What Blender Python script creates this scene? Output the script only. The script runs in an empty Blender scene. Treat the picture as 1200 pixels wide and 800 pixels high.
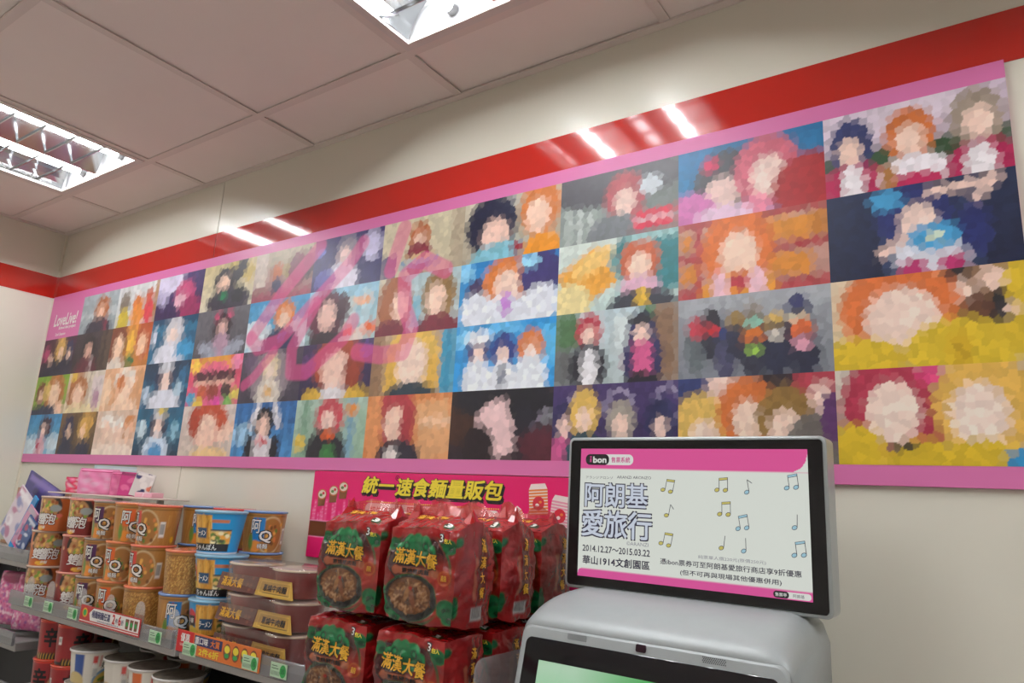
import bpy, bmesh, math, random
import numpy as np
from mathutils import Matrix, Vector, noise
random.seed(7); rng = np.random.default_rng(7)
S = bpy.context.scene
COL = S.collection
PI = math.pi

# ------------------------------------------------------------------ camera
CAM = Vector((3.4533, -1.3523, 1.3830))
yaw, pitch, roll = -0.61095, 0.22332, 0.05424
fwd = Vector((math.sin(yaw)*math.cos(pitch), math.cos(yaw)*math.cos(pitch), math.sin(pitch)))
rgt = Vector((math.cos(yaw), -math.sin(yaw), 0.0)); upv = rgt.cross(fwd)
r2 = rgt*math.cos(roll) + upv*math.sin(roll); u2 = upv*math.cos(roll) - rgt*math.sin(roll)
cd = bpy.data.cameras.new('camera'); cam = bpy.data.objects.new('camera', cd); COL.objects.link(cam)
cd.sensor_width = 36.0; cd.lens = 833.77/1200*36; cd.clip_start = 0.02
cam.matrix_world = Matrix(((r2.x, u2.x, -fwd.x, CAM.x), (r2.y, u2.y, -fwd.y, CAM.y), (r2.z, u2.z, -fwd.z, CAM.z), (0, 0, 0, 1)))
S.camera = cam

# ------------------------------------------------------------------ world, light level, exposure
w = bpy.data.worlds.new('world'); S.world = w; w.use_nodes = True
w.node_tree.nodes['Background'].inputs[0].default_value = (0.9, 0.95, 1.0, 1)
w.node_tree.nodes['Background'].inputs[1].default_value = 0.0
TUBE = 77.0                      # radiance of the fluorescent tubes
S.view_settings.view_transform = 'Standard'; S.view_settings.look = 'None'
S.view_settings.gamma = 1.0; S.view_settings.use_curve_mapping = False
S.view_settings.exposure = 0.0
try:
    S.cycles.use_denoising = True; S.cycles.sample_clamp_indirect = 4.0; S.cycles.blur_glossy = 0.6
    S.cycles.max_bounces = 8; S.cycles.diffuse_bounces = 5; S.cycles.glossy_bounces = 4; S.cycles.transparent_max_bounces = 16
except Exception: pass

# ------------------------------------------------------------------ helpers
def lin(c, g=1.0):
    if isinstance(c, str):
        c = c.lstrip('#'); c = tuple(int(c[i:i+2], 16)/255 for i in (0, 2, 4))
    return tuple(min(.92, (x/12.92 if x <= .04045 else ((x+.055)/1.055)**2.4)*g) for x in c)
MATS = {}
def mat(name, col, rough=.5, metal=0., spec=.5, coat=0., emit=0., bump=None, vary=None, attr=False, trans=0., glow=False):
    if name in MATS: return MATS[name]
    m = bpy.data.materials.new(name); m.use_nodes = True; nt = m.node_tree; b = nt.nodes['Principled BSDF']
    c = lin(col) if isinstance(col, str) else col
    b.inputs['Base Color'].default_value = (*c, 1); b.inputs['Roughness'].default_value = rough
    b.inputs['Metallic'].default_value = metal; b.inputs['Specular IOR Level'].default_value = spec
    b.inputs['Coat Weight'].default_value = coat; b.inputs['Coat Roughness'].default_value = .08
    if trans: b.inputs['Transmission Weight'].default_value = trans
    src = None
    if attr:
        a = nt.nodes.new('ShaderNodeAttribute'); a.attribute_name = 'Col'; src = a.outputs['Color']
        nt.links.new(src, b.inputs['Base Color'])
    if vary:                                   # (scale, amount): gentle blotchy tint
        tc = nt.nodes.new('ShaderNodeTexCoord'); n = nt.nodes.new('ShaderNodeTexNoise'); n.inputs['Scale'].default_value = vary[0]; n.inputs['Detail'].default_value = 5
        nt.links.new(tc.outputs['Object'], n.inputs['Vector'])
        r = nt.nodes.new('ShaderNodeMapRange'); r.inputs[1].default_value = .3; r.inputs[2].default_value = .7; r.inputs[3].default_value = 1-vary[1]; r.inputs[4].default_value = 1+vary[1]
        nt.links.new(n.outputs['Fac'], r.inputs[0])
        mx = nt.nodes.new('ShaderNodeVectorMath'); mx.operation = 'SCALE'
        if src: nt.links.new(src, mx.inputs[0])
        else: mx.inputs[0].default_value = c
        nt.links.new(r.outputs[0], mx.inputs['Scale']); nt.links.new(mx.outputs[0], b.inputs['Base Color'])
        src = mx.outputs[0]
    if emit:
        b.inputs['Emission Strength'].default_value = emit
        if src: nt.links.new(src, b.inputs['Emission Color'])
        else: b.inputs['Emission Color'].default_value = (*c, 1)
    if glow:                                   # a lit screen: its own colours come from the panel, the surface is dark glass
        for l in list(b.inputs['Base Color'].links): nt.links.remove(l)
        b.inputs['Base Color'].default_value = (.012, .012, .013, 1)
    if bump:                                   # (scale, strength)
        tc = nt.nodes.new('ShaderNodeTexCoord'); n = nt.nodes.new('ShaderNodeTexNoise'); n.inputs['Scale'].default_value = bump[0]; n.inputs['Detail'].default_value = 4
        nt.links.new(tc.outputs['Object'], n.inputs['Vector'])
        bp = nt.nodes.new('ShaderNodeBump'); bp.inputs['Strength'].default_value = bump[1]; bp.inputs['Distance'].default_value = .004
        nt.links.new(n.outputs['Fac'], bp.inputs['Height']); nt.links.new(bp.outputs[0], b.inputs['Normal'])
    MATS[name] = m; return m
def clear(name, tint, opacity, rough=.08, body=(.8, .8, .8)):
    """thin clear plastic: mostly see-through, a little milky body, glossy skin"""
    if name in MATS: return MATS[name]
    m = bpy.data.materials.new(name); m.use_nodes = True; nt = m.node_tree; b = nt.nodes['Principled BSDF']; out = nt.nodes['Material Output']
    b.inputs['Base Color'].default_value = (*body, 1); b.inputs['Roughness'].default_value = rough
    t = nt.nodes.new('ShaderNodeBsdfTransparent'); t.inputs[0].default_value = (*tint, 1)
    mx = nt.nodes.new('ShaderNodeMixShader'); mx.inputs[0].default_value = opacity
    gl = nt.nodes.new('ShaderNodeBsdfGlossy'); gl.inputs['Roughness'].default_value = rough
    fr = nt.nodes.new('ShaderNodeLayerWeight'); fr.inputs['Blend'].default_value = .12
    m2 = nt.nodes.new('ShaderNodeMixShader')
    nt.links.new(t.outputs[0], mx.inputs[1]); nt.links.new(b.outputs[0], mx.inputs[2])
    nt.links.new(fr.outputs['Facing'], m2.inputs[0]); nt.links.new(mx.outputs[0], m2.inputs[1]); nt.links.new(gl.outputs[0], m2.inputs[2])
    nt.links.new(m2.outputs[0], out.inputs['Surface'])
    MATS[name] = m; return m

def mesh(name, verts, faces, mats=(), cols=None, smooth=False, midx=None):
    me = bpy.data.meshes.new(name)
    me.from_pydata([tuple(map(float, v)) for v in verts], [], [tuple(map(int, f)) for f in faces])
    for m in (mats if isinstance(mats, (list, tuple)) else [mats]): me.materials.append(m)
    if cols is not None:
        a = me.color_attributes.new('Col', 'FLOAT_COLOR', 'POINT')
        c = np.ones((len(verts), 4), np.float32); c[:, :3] = cols; a.data.foreach_set('color', c.ravel())
    if midx is not None: me.polygons.foreach_set('material_index', midx)
    if smooth: me.polygons.foreach_set('use_smooth', [True]*len(me.polygons))
    me.update(); return me
def link(name, data, parent=None, loc=None, rz=None):
    o = bpy.data.objects.new(name, data); COL.objects.link(o)
    if parent is not None: o.parent = parent
    if loc is not None: o.location = loc
    if rz is not None: o.rotation_euler = (0, 0, rz)
    return o
def tag(o, label=None, cat=None, group=None, kind=None):
    for k, v in (('label', label), ('category', cat), ('group', group), ('kind', kind)):
        if v: o[k] = v
    return o
def thing(name, label, cat, loc=(0, 0, 0), rz=0, group=None):
    return tag(link(name, None, None, loc, rz), label, cat, group)
def box(name, lo, hi, m, bev=0., seg=1):
    """box mesh data from lo to hi, optionally with rounded edges"""
    bm = bmesh.new(); bmesh.ops.create_cube(bm, size=1)
    lo, hi = Vector(lo), Vector(hi); c = (lo+hi)/2; d = hi-lo
    for v in bm.verts: v.co = Vector((v.co.x*d.x, v.co.y*d.y, v.co.z*d.z)) + c
    if bev: bmesh.ops.bevel(bm, geom=bm.edges[:], offset=bev, segments=seg, profile=.5, affect='EDGES')
    me = bpy.data.meshes.new(name); bm.to_mesh(me); bm.free()
    me.materials.append(m)
    if bev and seg > 1: me.polygons.foreach_set('use_smooth', [True]*len(me.polygons))
    return me
def boxes(name, lst, m):
    vs, fs = [], []
    for lo, hi in lst:
        n = len(vs)
        for z in (lo[2], hi[2]):
            vs += [(lo[0], lo[1], z), (hi[0], lo[1], z), (hi[0], hi[1], z), (lo[0], hi[1], z)]
        fs += [(n, n+3, n+2, n+1), (n+4, n+5, n+6, n+7), (n, n+1, n+5, n+4), (n+1, n+2, n+6, n+5), (n+2, n+3, n+7, n+6), (n+3, n, n+4, n+7)]
    return mesh(name, vs, fs, m)
def lathe(name, prof, m, seg=40, smooth=True, cap=False):
    vs, fs = [], []
    for r, z in prof:
        for i in range(seg): a = 2*PI*i/seg; vs.append((r*math.sin(a), -r*math.cos(a), z))
    for k in range(len(prof)-1):
        for i in range(seg): j = (i+1) % seg; fs.append((k*seg+i, k*seg+j, (k+1)*seg+j, (k+1)*seg+i))
    if cap: fs.append(tuple(range((len(prof)-1)*seg, len(prof)*seg)))
    return mesh(name, vs, fs, m, smooth=smooth)
def tube_mesh(name, pts, r, m, seg=8):
    vs, fs = [], []; pts = [Vector(p) for p in pts]
    for k, p in enumerate(pts):
        d = (pts[min(k+1, len(pts)-1)] - pts[max(k-1, 0)]).normalized()
        a = d.orthogonal().normalized() if k == 0 else (a - d*a.dot(d)).normalized()
        b = d.cross(a)
        for i in range(seg): t = 2*PI*i/seg; vs.append(p + a*math.cos(t)*r + b*math.sin(t)*r)
    for k in range(len(pts)-1):
        for i in range(seg): j = (i+1) % seg; fs.append((k*seg+i, k*seg+j, (k+1)*seg+j, (k+1)*seg+i))
    fs += [tuple(range(seg))[::-1], tuple(range((len(pts)-1)*seg, len(pts)*seg))]
    return mesh(name, vs, fs, m, smooth=True)
def rounded(w_, h_, r, n=6):
    pts = []
    for cx, cy, a0 in ((w_/2-r, h_/2-r, 0), (-w_/2+r, h_/2-r, PI/2), (-w_/2+r, -h_/2+r, PI), (w_/2-r, -h_/2+r, 1.5*PI)):
        for i in range(n+1): a = a0+PI/2*i/n; pts.append((cx+r*math.cos(a), cy+r*math.sin(a)))
    return pts
def plate(name, pts, y0, y1, m, edge=0.):
    """outline pts (x,z) extruded from back y0 to front y1 (front = smaller y); edge = soft front rim"""
    n = len(pts); vs = [(x, y0, z) for x, z in pts]; rows = [(y1+edge, 0)]
    c = np.mean(np.array(pts), axis=0)
    if edge: rows = [(y1+edge, 0), (y1+edge*.3, edge*.3), (y1, edge)]
    for yy, ins in rows:
        for x, z in pts:
            vs.append((x - math.copysign(min(ins, abs(x-c[0])), x-c[0]), yy, z - math.copysign(min(ins, abs(z-c[1])), z-c[1])))
    fs = [tuple(range(n))[::-1]]; k = len(rows)
    for q in range(k):
        for i in range(n): j = (i+1) % n; fs.append((q*n+i, q*n+j, (q+1)*n+j, (q+1)*n+i))
    fs.append(tuple(range(k*n, (k+1)*n)))
    return mesh(name, vs, fs, m)

# --- painted prints: numpy canvas, stored as point colours on a fine grid
class Canvas:
    def __init__(s, nx, ny, c='#808080', asp=1.0, g=1.0):
        s.nx, s.ny, s.g = nx, ny, g; s.asp = asp
        s.x, s.y = np.meshgrid(np.linspace(0, 1, nx), np.linspace(1, 0, ny))      # y measured downwards, row 0 = bottom
        s.a = np.zeros((ny, nx, 3)); s.a[:] = lin(c, g); s.px = 1.3/nx
    def mix(s, m, c, al=1.0):
        m = (np.clip(m, 0, 1)*al)[..., None]; s.a = s.a*(1-m) + np.array(lin(c, s.g))*m
    def grad(s, top, bot): 
        t = s.y[..., None]; s.a = np.array(lin(top, s.g))*(1-t) + np.array(lin(bot, s.g))*t
    def _rot(s, cx, cy, rot):
        dx, dy = (s.x-cx)*s.asp, s.y-cy; c, n = math.cos(rot), math.sin(rot); return dx*c+dy*n, -dx*n+dy*c
    def ell(s, cx, cy, rx, ry, c, rot=0, al=1, soft=None):
        u, v = s._rot(cx, cy, rot); d = np.sqrt((u/(rx*s.asp))**2+(v/ry)**2); e = soft or s.px/max(.02, min(rx, ry))
        s.mix((1-d)/e+.5, c, al)
    def rect(s, x0, y0, x1, y1, c, rot=0, al=1, soft=None):
        u, v = s._rot((x0+x1)/2, (y0+y1)/2, rot); e = (soft or s.px)*s.asp
        s.mix(np.minimum(((x1-x0)/2*s.asp-abs(u))/e+.5, ((y1-y0)/2-abs(v))/e*s.asp+.5), c, al)
    def line(s, pts, r, c, al=1):
        d = np.full(s.x.shape, 9.)
        for (ax, ay), (bx, by) in zip(pts[:-1], pts[1:]):
            vx, vy = (bx-ax)*s.asp, by-ay; wx, wy = (s.x-ax)*s.asp, s.y-ay
            t = np.clip((wx*vx+wy*vy)/max(1e-9, vx*vx+vy*vy), 0, 1); d = np.minimum(d, np.hypot(wx-t*vx, wy-t*vy))
        s.mix((r-d)/(s.px*s.asp)+.5, c, al)
    def speck(s, m, c, amt, al=.7):
        s.mix(m*(rng.random(s.x.shape) < amt), c, al)
    def mosaic(s, nx, ny):
        """turn the field into an abstract mosaic: irregular cells, each one plain colour"""
        gx, gy = np.meshgrid((np.arange(nx)+.5)/nx, (np.arange(ny)+.5)/ny)
        px = (gx+rng.uniform(-.42, .42, gx.shape)/nx).ravel(); py = (gy+rng.uniform(-.42, .42, gx.shape)/ny).ravel()
        best = np.full(s.x.shape, 9e9); idx = np.zeros(s.x.shape, int)
        for k in range(len(px)):
            d = ((s.x-px[k])*s.asp)**2+(s.y-py[k])**2; m = d < best; best[m] = d[m]; idx[m] = k
        cnt = np.maximum(1, np.bincount(idx.ravel(), minlength=len(px)))
        mean = np.stack([np.bincount(idx.ravel(), s.a[..., c].ravel(), len(px))/cnt for c in range(3)], -1)
        mean *= rng.uniform(.86, 1.14, (len(px), 1)); s.a = np.clip(mean, 0, .92)[idx]
    def cols(s): return s.a.reshape(-1, 3)
def grid_faces(nx, ny):
    i = np.arange(nx-1)[None, :] + nx*np.arange(ny-1)[:, None]; i = i.ravel()
    return np.stack([i, i+1, i+nx+1, i+nx], 1)
def flat_print(name, cv, x0, x1, z0, z1, y, m):
    u, v = np.meshgrid(np.linspace(x0, x1, cv.nx), np.linspace(z0, z1, cv.ny))
    return mesh(name, np.stack([u, np.full(u.shape, y), v], -1).reshape(-1, 3), grid_faces(cv.nx, cv.ny), m, cols=cv.cols())

# --- lettering
_tc = {}
def glyphs(s, bold=0.0):
    k = (s, bold)
    if k not in _tc:
        cu = bpy.data.curves.new('lettering_curve', 'FONT'); cu.body = s; cu.size = 1; cu.resolution_u = 2; cu.fill_mode = 'FRONT'; cu.offset = bold
        o = bpy.data.objects.new('lettering_curve', cu); COL.objects.link(o)
        dg = bpy.context.evaluated_depsgraph_get(); me = bpy.data.meshes.new_from_object(o.evaluated_get(dg))
        v = np.array([tuple(q.co[:2]) for q in me.vertices]) if len(me.vertices) else np.zeros((0, 2)); f = [tuple(p.vertices) for p in me.polygons]
        bpy.data.objects.remove(o); bpy.data.meshes.remove(me); bpy.data.curves.remove(cu)
        _tc[k] = (v, f)
    return _tc[k]
def glyphs_fine(t, lim=.13):
    """glyph triangles split until short, for lettering that follows a curved surface"""
    k = (t, 'fine')
    if k not in _tc:
        v, f = glyphs(t); V, F = [], []
        def put(a, b, c, d=0):
            if d < 4 and max(np.hypot(*(a-b)), np.hypot(*(b-c)), np.hypot(*(c-a))) > lim:
                e = [np.hypot(*(a-b)), np.hypot(*(b-c)), np.hypot(*(c-a))]; i = int(np.argmax(e)); p = [a, b, c]; x, y, z = p[i], p[(i+1) % 3], p[(i+2) % 3]; m = (x+y)/2
                put(x, m, z, d+.5); put(m, y, z, d+.5); return
            n = len(V); V.extend((a, b, c)); F.append((n, n+1, n+2))
        for q in f:
            for i in range(1, len(q)-1): put(v[q[0]], v[q[i]], v[q[i+1]])
        _tc[k] = (np.array(V) if V else v, F)
    return _tc[k]
class Ink:
    """collects flat lettering and marks; fn(u, v, lift) maps print coordinates to 3D"""
    def __init__(s): s.v, s.f, s.m = [], [], []
    def text(s, t, fn, cx, cy, w_=None, h_=None, mi=0, bold=0., lift=0., shear=0.):
        v, f = glyphs_fine(t) if getattr(fn, 'bend', False) else glyphs(t, 0.); v0 = v
        if len(v0) == 0: return
        lo, hi = v0.min(0), v0.max(0); c = (lo+hi)/2; d = hi-lo
        sx = w_/d[0] if w_ else h_/d[1]; sy = h_/d[1] if h_ else sx
        for kk, (ox, oy) in enumerate([(-bold, -bold), (bold, -bold), (-bold, bold), (bold, bold)] if bold else [(0, 0)]):   # bold: overprinted with a small shift
            n = len(s.v)
            for x, y in v: yy = (y-c[1]+oy)*sy; s.v.append(fn(cx+(x-c[0]+ox)*sx+shear*yy, cy+yy, lift+kk*4e-5))
            s.f += [tuple(i+n for i in q) for q in f]; s.m += [mi]*len(f)
    def poly(s, pts, fn, mi=0, lift=0.):
        n = len(s.v); s.v += [fn(u, v, lift) for u, v in pts]; s.f.append(tuple(range(n, n+len(pts)))); s.m.append(mi)
    def disc(s, cx, cy, rx, ry, fn, mi=0, lift=0., n=16, rot=0):
        c, q = math.cos(rot), math.sin(rot)
        s.poly([(cx+rx*math.cos(2*PI*i/n)*c-ry*math.sin(2*PI*i/n)*q, cy+rx*math.cos(2*PI*i/n)*q+ry*math.sin(2*PI*i/n)*c) for i in range(n)], fn, mi, lift)
    def bar(s, x0, y0, x1, y1, t, fn, mi=0, lift=0.):
        dx, dy = x1-x0, y1-y0; L = math.hypot(dx, dy); nx, ny = -dy/L*t/2, dx/L*t/2
        s.poly([(x0+nx, y0+ny), (x0-nx, y0-ny), (x1-nx, y1-ny), (x1+nx, y1+ny)], fn, mi, lift)
    def rect(s, x0, y0, x1, y1, fn, mi=0, lift=0., nx=1):
        for k in range(nx):
            a, b = x0+(x1-x0)*k/nx, x0+(x1-x0)*(k+1)/nx
            s.poly([(a, y0), (b, y0), (b, y1), (a, y1)], fn, mi, lift)
    def data(s, name, mats): return mesh(name, s.v, s.f, mats, midx=s.m)
def plane_fn(x0, y, z0): return lambda u, v, l: (x0+u, y-l, z0+v)

INK = {k: mat('ink_'+k, c, .5) for k, c in dict(white='#e9e7e2', black='#151416', gold='#d9a52c', red='#c01d22', blue='#23407f', paleblue='#c9d6ea', dark='#332f45',
       yellow='#e9d63c', navy='#2b2a5c', green='#2f9a4a', grey='#8b8b8b', maroon='#5b1218', pink='#d8578f', cream='#eee9d6').items()}

# ------------------------------------------------------------------ room
ZC, G0, B0, T = 2.4662, 0.4964, 0.2251, 0.6
XR, YF = G0+T*9+.35, -(B0+T*8+.3)
m_wall = mat('cream_wall_panel', (.72, .70, .60), .27, spec=.45, bump=(3.0, .012))
m_wall2 = mat('cream_wall', (.72, .70, .62), .45)
m_red = mat('red_vinyl_band', (.46, .020, .013), .09, spec=.6)
m_tile = mat('ceiling_tile_board', (.79, .725, .68), .9, vary=(2.2, .03), bump=(260, .12))
m_tee = mat('ceiling_tee_paint', (.68, .61, .565), .5)
m_void = mat('ceiling_void', (.05, .05, .05), .9)
m_floor = mat('floor_tile', (.56, .50, .475), .25, vary=(1.5, .06))
def struct(name, me, parent=None):
    o = link(name, me, parent); 
    if parent is None: o['kind'] = 'structure'
    return o
struct('floor', box('floor', (-.1, YF-.1, -.1), (XR+.1, .12, 0), m_floor))
wb = struct('wall_back', box('wall_back', (-.1, .012, 0), (XR+.1, .12, ZC+.3), mat('wall_gap', (.33, .29, .22), .7)))
for x0, x1 in ((0.004, 1.1985), (1.2015, 3.6), (3.603, XR-.004)):
    link('wall_panel', box('wall_panel', (x0, 0, 0.002), (x1, .0115, ZC+.05), m_wall, .0008), wb)
struct('wall_left', box('wall_left', (-.1, YF, 0), (0, .012, ZC+.3), m_wall))
struct('wall_right', box('wall_right', (XR, YF, 0), (XR+.1, .012, ZC+.3), m_wall2))
struct('wall_front', box('wall_front', (-.1, YF-.1, 0), (XR+.1, YF, ZC+.3), m_wall2))
ZR0, ZR1 = 2.1656, 2.2642
t1 = struct('trim_1', box('trim_1', (.008, -.0012, ZR0), (1.1985, 0, ZR1), m_red))
link('band_segment', box('band_segment', (1.2015, -.0012, ZR0), (3.6, 0, ZR1), m_red), t1)
link('band_segment', box('band_segment', (3.603, -.0012, ZR0), (XR-.004, 0, ZR1), m_red), t1)
struct('trim_2', box('trim_2', (0, YF+.01, ZR0), (.0012, -.008, ZR1), m_red))
tr3 = struct('trim_3', boxes('trim_3', [((.0013, -.008, 0.12), (.008, -.0002, ZR0)), ((.0013, -.008, ZR1), (.008, -.0002, ZC-.001))], mat('corner_bead', (.72, .67, .55), .35)))
link('red_bead', boxes('red_bead', [((.0014, -.0085, ZR0), (.0085, -.0014, ZR1))], mat('red_bead', (.42, .03, .02), .2)), tr3)
struct('baseboard_back', box('baseboard_back', (.01, -.012, .001), (XR-.01, 0, .1), mat('baseboard', (.12, .11, .1), .5)))

ceil = struct('ceiling', box('ceiling', (-.1, YF-.1, ZC+.22), (XR+.1, .12, ZC+.3), m_void))
xs = [0.0] + [G0+T*i for i in range(10)] + [XR]; ys = [0.0] + [-B0-T*j for j in range(9)] + [YF]
TW = .012                                          # half width of the tee face
def lit(i, j): return i % 3 == 1 and (j-1) % 4 in (0, 1) and 1 <= i <= 9 and 1 <= j <= 8
tcache = {}
for i in range(len(xs)-1):
    for j in range(len(ys)-1):
        if lit(i, j): continue
        key = (round(xs[i+1]-xs[i], 3), round(ys[j]-ys[j+1], 3))
        if key not in tcache:
            a, b = key; tcache[key] = box('ceiling_tile', (-a/2+.004, -b/2+.004, 0), (a/2-.004, b/2-.004, .014), m_tile)
        link('ceiling_tile', tcache[key], ceil, ((xs[i]+xs[i+1])/2 + random.uniform(-.002, .002), (ys[j]+ys[j+1])/2, ZC+.004+random.uniform(0, .003)))
for x in xs[1:-1]: link('ceiling_tee', boxes('ceiling_tee', [((x-TW, YF, ZC+.0004), (x+TW, -.001, ZC+.0034)), ((x-.002, YF, ZC+.0034), (x+.002, -.001, ZC+.04))], m_tee), ceil)
for y in ys[1:-1]: link('ceiling_tee', boxes('ceiling_tee', [((.001, y-TW, ZC), (XR-.001, y+TW, ZC+.003)), ((.001, y-.002, ZC+.003), (XR-.001, y+.002, ZC+.04))], m_tee), ceil)
for lo, hi in (((0.0005, -.021, ZC-.002), (XR, -.0003, ZC+.0035)), ((.0005, YF, ZC-.002), (.021, -.022, ZC+.0035))):
    link('wall_angle', box('wall_angle', lo, hi, m_tee), ceil)

# recessed louvre lamps: frame, housing, mirror louvres, two tubes
m_frame = mat('lamp_frame_paint', (.62, .58, .55), .35)
m_mirror = mat('lamp_mirror', (.60, .62, .635), .13, metal=1.)
m_house = mat('lamp_housing', (.55, .56, .57), .3)
m_tube = mat('lamp_tube_glow', (.98, .985, 1.0), .4, emit=TUBE)
m_cap = mat('lamp_cap', (.55, .55, .56), .35, metal=.6)
LW, LL, HH = .576, 1.176, .10
lamp_me = {}
def lamp_parts():
    x, y = LW/2, LL/2; P = []
    ring = [((-x, -y, -.003), (x, -y+.022, .008)), ((-x, y-.022, -.003), (x, y, .008)), ((-x, -y+.022, -.003), (-x+.022, y-.022, .008)), ((x-.022, -y+.022, -.003), (x, y-.022, .008))]
    P.append(('lamp_frame', boxes('lamp_frame', ring, m_frame)))
    x2, y2 = x-.004, y-.004
    P.append(('lamp_housing', boxes('lamp_housing', [((-x2, -y2, HH), (x2, y2, HH+.004)), ((-x2, -y2, .009), (-x2+.003, y2, HH)), ((x2-.003, -y2, .009), (x2, y2, HH)), ((-x2+.003, -y2, .009), (x2-.003, -y2+.003, HH)), ((-x2+.003, y2-.003, .009), (x2-.003, y2, HH))], m_house)))
    yi = y-.026
    def vblade(pts, name):                          # wedge blade along y: (x,z) cross-section
        n = len(pts); vs = [(a, -yi, b) for a, b in pts] + [(a, yi, b) for a, b in pts]
        return mesh(name, vs, [(i, (i+1) % n, n+(i+1) % n, n+i) for i in range(n)] + [tuple(range(n))[::-1], tuple(range(n, 2*n))], m_mirror)
    def curve(xc, s):                               # parabolic side mirror
        inn = [(xc - s*.052*(t/5)**1.8, .006+.088*t/5) for t in range(6)]; return inn + [(a+s*.0015, b) for a, b in inn[::-1]]
    xi = x-.024
    P.append(('side_mirror', vblade(curve(xi, 1), 'side_mirror'))); P.append(('side_mirror', vblade(curve(-xi, -1), 'side_mirror')))
    P.append(('centre_mirror', vblade([(-.004, .006), (.004, .006), (.05, .094), (-.05, .094)], 'centre_mirror')))
    n = 13; sp = (2*yi)/n
    def blade(x0, x1):
        pts = [(-.001, .006), (.001, .006), (.003, .015), (-.003, .015)]
        vs = [(x0, a, b) for a, b in pts] + [(x1, a, b) for a, b in pts]
        return mesh('cross_blade', vs, [(0, 1, 5, 4), (1, 2, 6, 5), (2, 3, 7, 6), (3, 0, 4, 7), (3, 2, 1, 0), (4, 5, 6, 7)], m_mirror)
    bl = (blade(-xi+.004, -.008), blade(.008, xi-.004))
    for k in range(1, n):
        for b in bl: P.append(('cross_blade', b, (0, -yi+sp*k, 0)))
    tub = lathe('tube', [(0, -.57), (.008, -.57), (.0128, -.565), (.0128, .565), (.008, .57), (0, .57)], m_tube, 14)
    tub.transform(Matrix.Rotation(PI/2, 4, 'X'))
    capm = lathe('tube_cap', [(0, -.011), (.0135, -.011), (.0135, .011), (0, .011)], m_cap, 14, False); capm.transform(Matrix.Rotation(PI/2, 4, 'X'))
    for sx in (-1, 1):
        P.append(('tube', tub, (sx*.14, 0, .05)))
        for sy in (-1, 1): P.append(('tube_cap', capm, (sx*.14, sy*.572, .05)))
    return P
LP = lamp_parts()
def lamp(i, j, label):
    t = thing('ceiling_lamp', label, 'lamp', ((xs[i]+xs[i+1])/2, ys[j+1], ZC), 0, 'recessed louvre lamps in the ceiling')
    for p in LP: link(p[0], p[1], t, p[2] if len(p) > 2 else (0, 0, 0))
lamp(1, 1, 'recessed two-tube louvre lamp at the left edge near the room corner')
lamp(4, 1, 'recessed two-tube louvre lamp above the middle of the picture banner')
lamp(7, 1, 'recessed two-tube louvre lamp right of the banner, outside the picture')
lamp(1, 5, 'recessed louvre lamp behind the viewer on the left'); lamp(7, 5, 'recessed louvre lamp behind the viewer on the right')

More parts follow.
